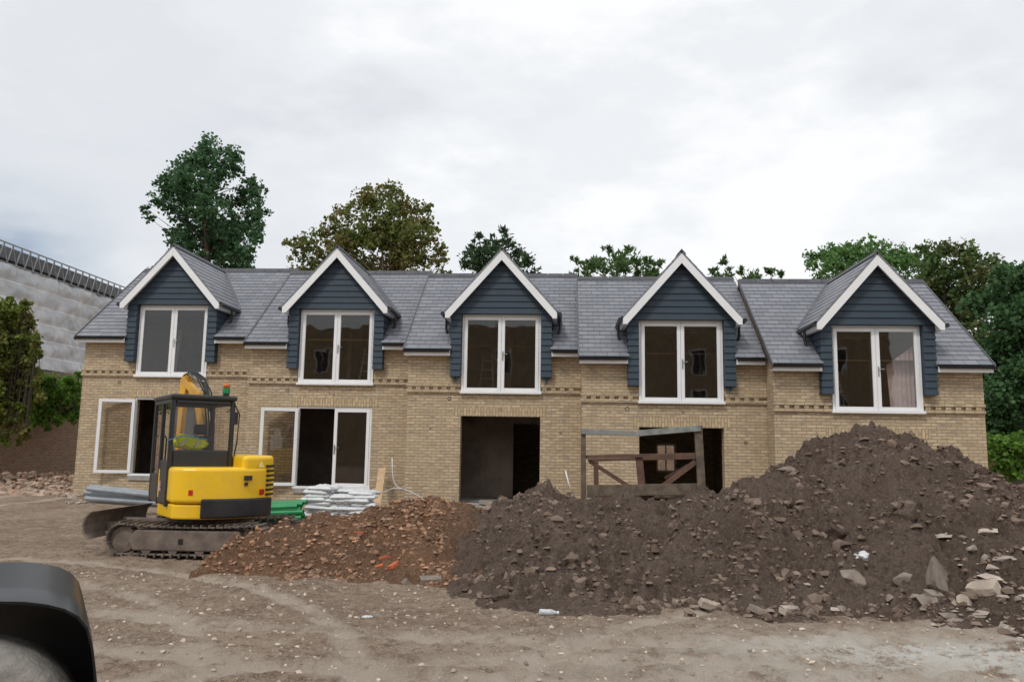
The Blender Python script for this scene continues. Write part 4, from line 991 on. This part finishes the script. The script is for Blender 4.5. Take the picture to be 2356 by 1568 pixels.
def tree(name, Y, trunkpx, toppy, clumps, leaf, bark, label, cov=1.3, size=.24, elong=1.8, tr=.45, flat=.75, group='trees behind the houses', out=False, up=0, subs=12, cat='tree', limb=.14, sub_r=.40, zbase=0, grow=1.15, fill=.55):
    global nleaf
    b0 = onY(trunkpx, 1060, Y); base = empty(name, (b0.x, Y, zbase), label, cat, group)
    pts, outs, cs = crown(clumps, Y, cov, size, subs=subs, flat=flat, sub_r=sub_r, grow=grow, elong=elong, fill=fill); nleaf += len(pts)
    leaf_object('crown', pts, size, elong, up, outs*.9 if out else None, M[leaf], base)
    m = MB(); top = onY(trunkpx+random.uniform(-8, 8), toppy, Y)
    tps = [Vector((b0.x, Y, zbase-.3)).lerp(Vector((top.x, Y, top.z)), t)+Vector((.15*math.sin(5*t), .1*math.cos(4*t), 0)) for t in [k/8 for k in range(9)]]
    m.tube(tps, [tr*(1-.9*k/8) for k in range(9)], 10)
    for (c_, rr) in cs:
        zt_ = max(zbase+1.5, c_.z-abs(c_.x-b0.x)*.55-.4*rr); k = (zt_-zbase)/(top.z-zbase); k = min(.93, max(.1, k)); s0 = tps[int(k*8)].lerp(tps[min(8, int(k*8)+1)], k*8-int(k*8))
        mid = s0.lerp(c_, .5)+Vector((0, 0, .25*rr)); r0 = limb*(1-.6*k)
        m.tube([s0, mid, c_], [r0, r0*.55, r0*.18], 6)
    m.build('trunk', M[bark], base, smooth=True); return base
tree('sequoia_tree', 48, 482, 345, [(475,322,28),(450,338,26),(515,335,26),(540,358,22),(426,374,26),(400,395,32),(462,392,38),(512,392,36),(545,385,20),(384,432,26),(350,452,24),(332,478,14),(372,470,24),(425,440,40),(478,448,44),(530,445,36),(575,420,26),(594,450,24),(602,492,22),(560,480,36),(405,490,34),(455,505,44),(510,510,44),(592,530,28),(380,528,26),(430,552,42),(485,565,48),(545,550,42),(602,560,22),(388,575,24),(575,590,34),(440,605,44),(510,615,48),(560,640,40),(420,650,40),(350,505,14),(480,360,36),(500,420,34),(445,470,38),(500,475,42),(540,510,38),(420,520,36),(470,535,42),(540,590,40),(550,420,28),(400,455,26)],
     'seq', 'barkred', 'tall dark conifer rising above the left house with a reddish trunk', cov=1.6, size=.21, elong=1.5, tr=.45, flat=.65, subs=15, limb=.08, sub_r=.34, grow=1.15, fill=.75)
tree('sycamore_tree', 42, 885, 490, [(880,448,28),(910,446,26),(845,465,28),(815,478,26),(868,478,34),(925,474,34),(960,480,26),(985,488,18),(805,510,30),(850,515,40),(905,512,42),(955,515,36),(992,525,22),(768,520,20),(745,545,26),(785,550,36),(700,556,22),(668,558,18),(690,580,26),(735,585,34),(830,560,44),(890,560,46),(950,560,44),(1000,560,28),(1018,580,18),(700,608,28),(760,610,40),(830,612,46),(900,612,50),(970,606,44),(1015,606,24),(650,556,10),(680,630,30),(1000,630,30),(800,580,40),(870,540,40),(930,540,40),(925,590,40),(790,530,28),(720,560,24)],
     'syc', 'barkpale', 'broad olive green deciduous tree with pale limbs behind the second dormer', cov=1.4, size=.165, elong=1.3, tr=.25, subs=15, limb=.06, sub_r=.33, grow=1.17, fill=.65)
tree('yew_tree', 36, 1150, 590, [(1098,545,14),(1085,570,20),(1110,570,22),(1160,537,14),(1166,560,24),(1190,572,20),(1140,592,34),(1180,600,34),(1098,602,30),(1215,600,20),(1232,622,18),(1068,612,16),(1120,630,36),(1180,635,36),(1140,565,18)],
     'yew', 'barkm', 'dark spiky conifer behind the middle dormer', cov=1.5, size=.28, elong=3.5, tr=.18, out=True, up=.35, subs=14, limb=.05)
tree('yew_tree', 36, 1420, 610, [(1402,572,14),(1446,572,13),(1418,590,24),(1375,598,20),(1460,594,22),(1340,606,16),(1490,602,16),(1512,612,12),(1322,598,8),(1420,618,34),(1370,628,28),(1470,626,30),(1330,632,20),(1500,632,20)],
     'yewl', 'barkm', 'low spiky conifer with fronds showing over the ridge of the fourth house', cov=1.4, size=.30, elong=4, tr=.15, out=True, up=.45, subs=13, limb=.05)
tree('yew_tree', 36, 1720, 640, [(1662,606,9),(1645,626,15),(1680,630,17),(1705,623,10),(1740,630,16),(1768,628,13),(1795,628,11),(1660,650,25),(1720,652,25),(1780,652,22)],
     'yewl', 'barkm', 'lowest dark conifer tips peeping over the roof between the last two dormers', cov=1.5, size=.28, elong=4, tr=.12, out=True, up=.4, subs=12, limb=.04)
tree('deciduous_tree', 36, 1985, 610, [(1872,586,20),(1905,580,24),(1938,572,24),(1975,564,24),(2005,557,20),(2035,566,24),(2065,580,24),(1862,612,16),(1895,615,28),(1950,608,36),(2005,605,36),(2060,615,34),(2095,596,24),(1900,640,28),(1960,648,36),(2030,655,40),(2090,650,36),(1925,595,30),(1985,585,30),(2040,595,30),(2110,620,30)],
     'robin', 'barkm', 'light green feathery tree behind the roof of the right end house', cov=1.6, size=.17, elong=2.0, tr=.2, subs=15, sub_r=.36, limb=.04, grow=1.22, fill=.8)
tree('deciduous_tree', 31, 2175, 620, [(2140,568,22),(2165,582,28),(2200,588,28),(2130,610,30),(2180,625,36),(2235,612,28),(2150,660,36),(2210,670,40),(2260,660,30),(2190,720,44),(2250,730,40),(2230,790,44),(2290,800,44),(2255,620,28),(2280,636,26),(2130,650,30),(2240,690,40),(2205,640,34)],
     'russet', 'barkm', 'russet tinged tree rising just right of the last dormer', cov=1.6, size=.15, elong=1.4, tr=.2, subs=15, limb=.04, grow=1.24, fill=1.0)
tree('deciduous_tree', 27, 2340, 660, [(2290,642,28),(2330,636,28),(2360,645,34),(2275,690,30),(2320,690,40),(2370,710,46),(2290,750,40),(2350,770,50),(2310,830,50),(2370,850,50),(2300,900,48),(2350,930,56),(2310,970,44),(2370,990,50),(2400,640,40),(2420,760,60),(2430,900,60),(2300,1020,40),(2400,1020,50),(2285,850,40),(2290,950,40),(2330,740,40),(2310,660,34),(2345,680,34),(2335,880,50),(2330,800,46),(2340,990,50)],
     'darkleaf', 'barkm', 'dense dark green tree filling the right edge beside the end house', cov=1.6, size=.15, elong=1.3, tr=.3, subs=15, limb=.05, grow=1.24, fill=1.2)
def shrub(name, Y0, clumps, leaf, label, cov, size, cat='ivy', wood='barkm', depth=.25, group=None, grow=1.2, sub_r=.45):
    global nleaf
    c0 = onY(clumps[0][0], clumps[0][1], Y0); base = empty(name, (c0.x, Y0, 0), label, cat, group)
    pts = []; m = MB(); st = []
    for cl in clumps:
        px, py, r = cl[:3]; Y = cl[3] if len(cl) > 3 else Y0
        p, o, cs = crown([(px, py, r)], Y, cov, size, subs=13, depth=depth, sub_r=sub_r, grow=grow, elong=1.2, fill=.9); pts.append(p); st.append(cs[0][0])
    m.tube(sorted(st, key=lambda q: q.x), .012, 5)
    pts = np.concatenate(pts); nleaf += len(pts)
    leaf_object('foliage', pts, size, 1.2, 0, None, M[leaf], base); m.build('stem', M[wood], base); return base
random.seed(21)
edge_ivy = [(15,712,28,23.6),(50,722,24,24),(70,742,18,24.2),(0,740,40,23.6),(35,760,38,24),(66,790,26,24),(10,800,42,23.6),(45,830,36,24),(68,850,24,24),(0,860,40,23.6),(35,890,36,23.8),(66,900,28,24.2),(10,930,34,23.6),(-30,720,40,23),(-30,800,50,23),(-30,900,50,23),(14,970,24,23.6),(4,1005,14,23.6),(20,770,40,24.2),(56,820,28,24.2),(20,840,40,24.2),(56,870,28,24.2),(25,905,38,24.2),(48,940,20,24),(34,975,12,24)]
edge_ivy += [(random.uniform(0, 92), random.uniform(688, 940), random.uniform(7, 14), 23.5) for _ in range(30)]+[(random.uniform(0, 60), random.uniform(930, 1025), random.uniform(6, 11), 23.4) for _ in range(16)]
shrub('ivy', 24, edge_ivy, 'ivy', 'tall bank of olive green ivy over the old wall at the left edge', 1.6, .115)
green_ivy = [(82,880,24,25.6),(105,882,24,26),(125,880,24,26.4),(150,886,24,27),(178,896,22,27.4),(85,925,24,25.6),(105,915,26,26),(140,920,28,26.6),(172,928,26,27.2),(90,945,22,26),(120,955,18,26.2),(205,900,26,28),(165,912,28,27.2),(82,968,12,25.6),(112,985,9,26),(150,950,18,26.8),(130,972,8,26.4),(176,950,12,27.2)]
green_ivy += [(random.uniform(70, 185), random.uniform(862, 975), random.uniform(6, 12), 25.8) for _ in range(30)]
shrub('ivy', 26.4, green_ivy, 'ivyg', 'bright green ivy spilling over the wall top between the ivy bank and the house', 1.6, .105)
shrub('shrub', 24, [(2290,1025,28,24),(2325,1022,28,24),(2360,1020,30,24),(2295,1060,28,24),(2335,1060,30,24),(2370,1065,30,24),(2300,1090,20,24),(2330,1095,18,24),(2420,1040,50,24)],
      'ivyg', 'bright green climbing shrub low at the right edge beside the end house', 1.6, .12, 'shrub')
print('LEAVES', nleaf)
SA = Vector((onY(-140, 700, 34.6).x, 34.6, 0)); SB = Vector((onY(330, 700, 53).x, 53, 0)); sdv = (SB-SA); slen = sdv.length; sd = sdv.normalized(); sn = Vector((sd.y, -sd.x, 0))
SC = empty('scaffolding', (SA+SB)/2, 'tall scaffolding wrapped in white sheeting with a lattice roof beyond the ivy wall', 'scaffolding')
m = MB(); nx_, nz_ = 160, 36; z0, z1 = 5.6, 10.75
for j in range(nz_+1):
    for i in range(nx_+1):
        p = SA.lerp(SB, i/nx_); z = z0+(z1-z0)*j/nz_; p = p+sn*(.2*noise.noise((i*.12, j*.22, 0))+.12*noise.noise((i*.35, j*.5, 3))+.14*abs(math.sin(z*math.pi/.9))); m.v.append((p.x, p.y, z))
for j in range(nz_):
    for i in range(nx_): a = j*(nx_+1)+i; m.f.append((a, a+1, a+nx_+2, a+nx_+1))
m.build('sheeting', M['sheet'], SC, smooth=True)
m = MB(); off = Vector((-sd.y, sd.x, 0)); 
a, b = SA+Vector((0,0,11.0)), SB+Vector((0,0,11.0)); m.face([a, b, b+off*7+Vector((0,0,1.4)), a+off*7+Vector((0,0,1.4))])
a, b = SA+Vector((0,0,10.7))+off*.3, SB+Vector((0,0,10.7))+off*.3; m.face([a, b, b+Vector((0,0,1.05)), a+Vector((0,0,1.05))])
m.build('roof_sheeting', M['darksheet'], SC)
m = MB(); m.tube([SA+Vector((0,0,11.85)), SB+Vector((0,0,11.85))], .04, 6); m.tube([SA+Vector((0,0,10.8)), SB+Vector((0,0,10.8))], .04, 6)
n = 26
for k in range(n):
    p = SA.lerp(SB, k/n); q = SA.lerp(SB, (k+.5)/n); r2 = SA.lerp(SB, (k+1)/n)
    m.tube([p+Vector((0,0,10.8)), q+Vector((0,0,11.85)), r2+Vector((0,0,10.8))], .03, 5)
m.build('lattice_beam', M['galv'], SC)
for k in range(19):
    m = MB(); p = SA.lerp(SB, k/18)+off*.12; m.tube([p, p+Vector((0,0,10.6))], .03, 6); m.build('pole', M['galv'], SC)
for z in (1.9, 3.8, 5.2):
    m = MB(); m.tube([SA+Vector((0,0,z))+sn*.05, SB+Vector((0,0,z))+sn*.05], .03, 6); m.build('ledger', M['galv'], SC)
for z in (1.7, 3.6, 5.0):
    m = MB(); m.hexa([SA+Vector((0,0,z)), SB+Vector((0,0,z)), SB+off*1.3+Vector((0,0,z)), SA+off*1.3+Vector((0,0,z)), SA+Vector((0,0,z+.2)), SB+Vector((0,0,z+.2)), SB+off*1.3+Vector((0,0,z+.2)), SA+off*1.3+Vector((0,0,z+.2))])
    m.build('walkway', M['oldwood'], SC)
m = MB(); a = SA+off*1.6; b = SB+off*1.6; m.hexa([a, b, b+off*8, a+off*8, a+Vector((0,0,10.6)), b+Vector((0,0,10.6)), b+off*8+Vector((0,0,10.6)), a+off*8+Vector((0,0,10.6))]); tag(m.build('brick_building', M['brick']), 'brick building hidden behind the white scaffold sheeting at far left', 'building')
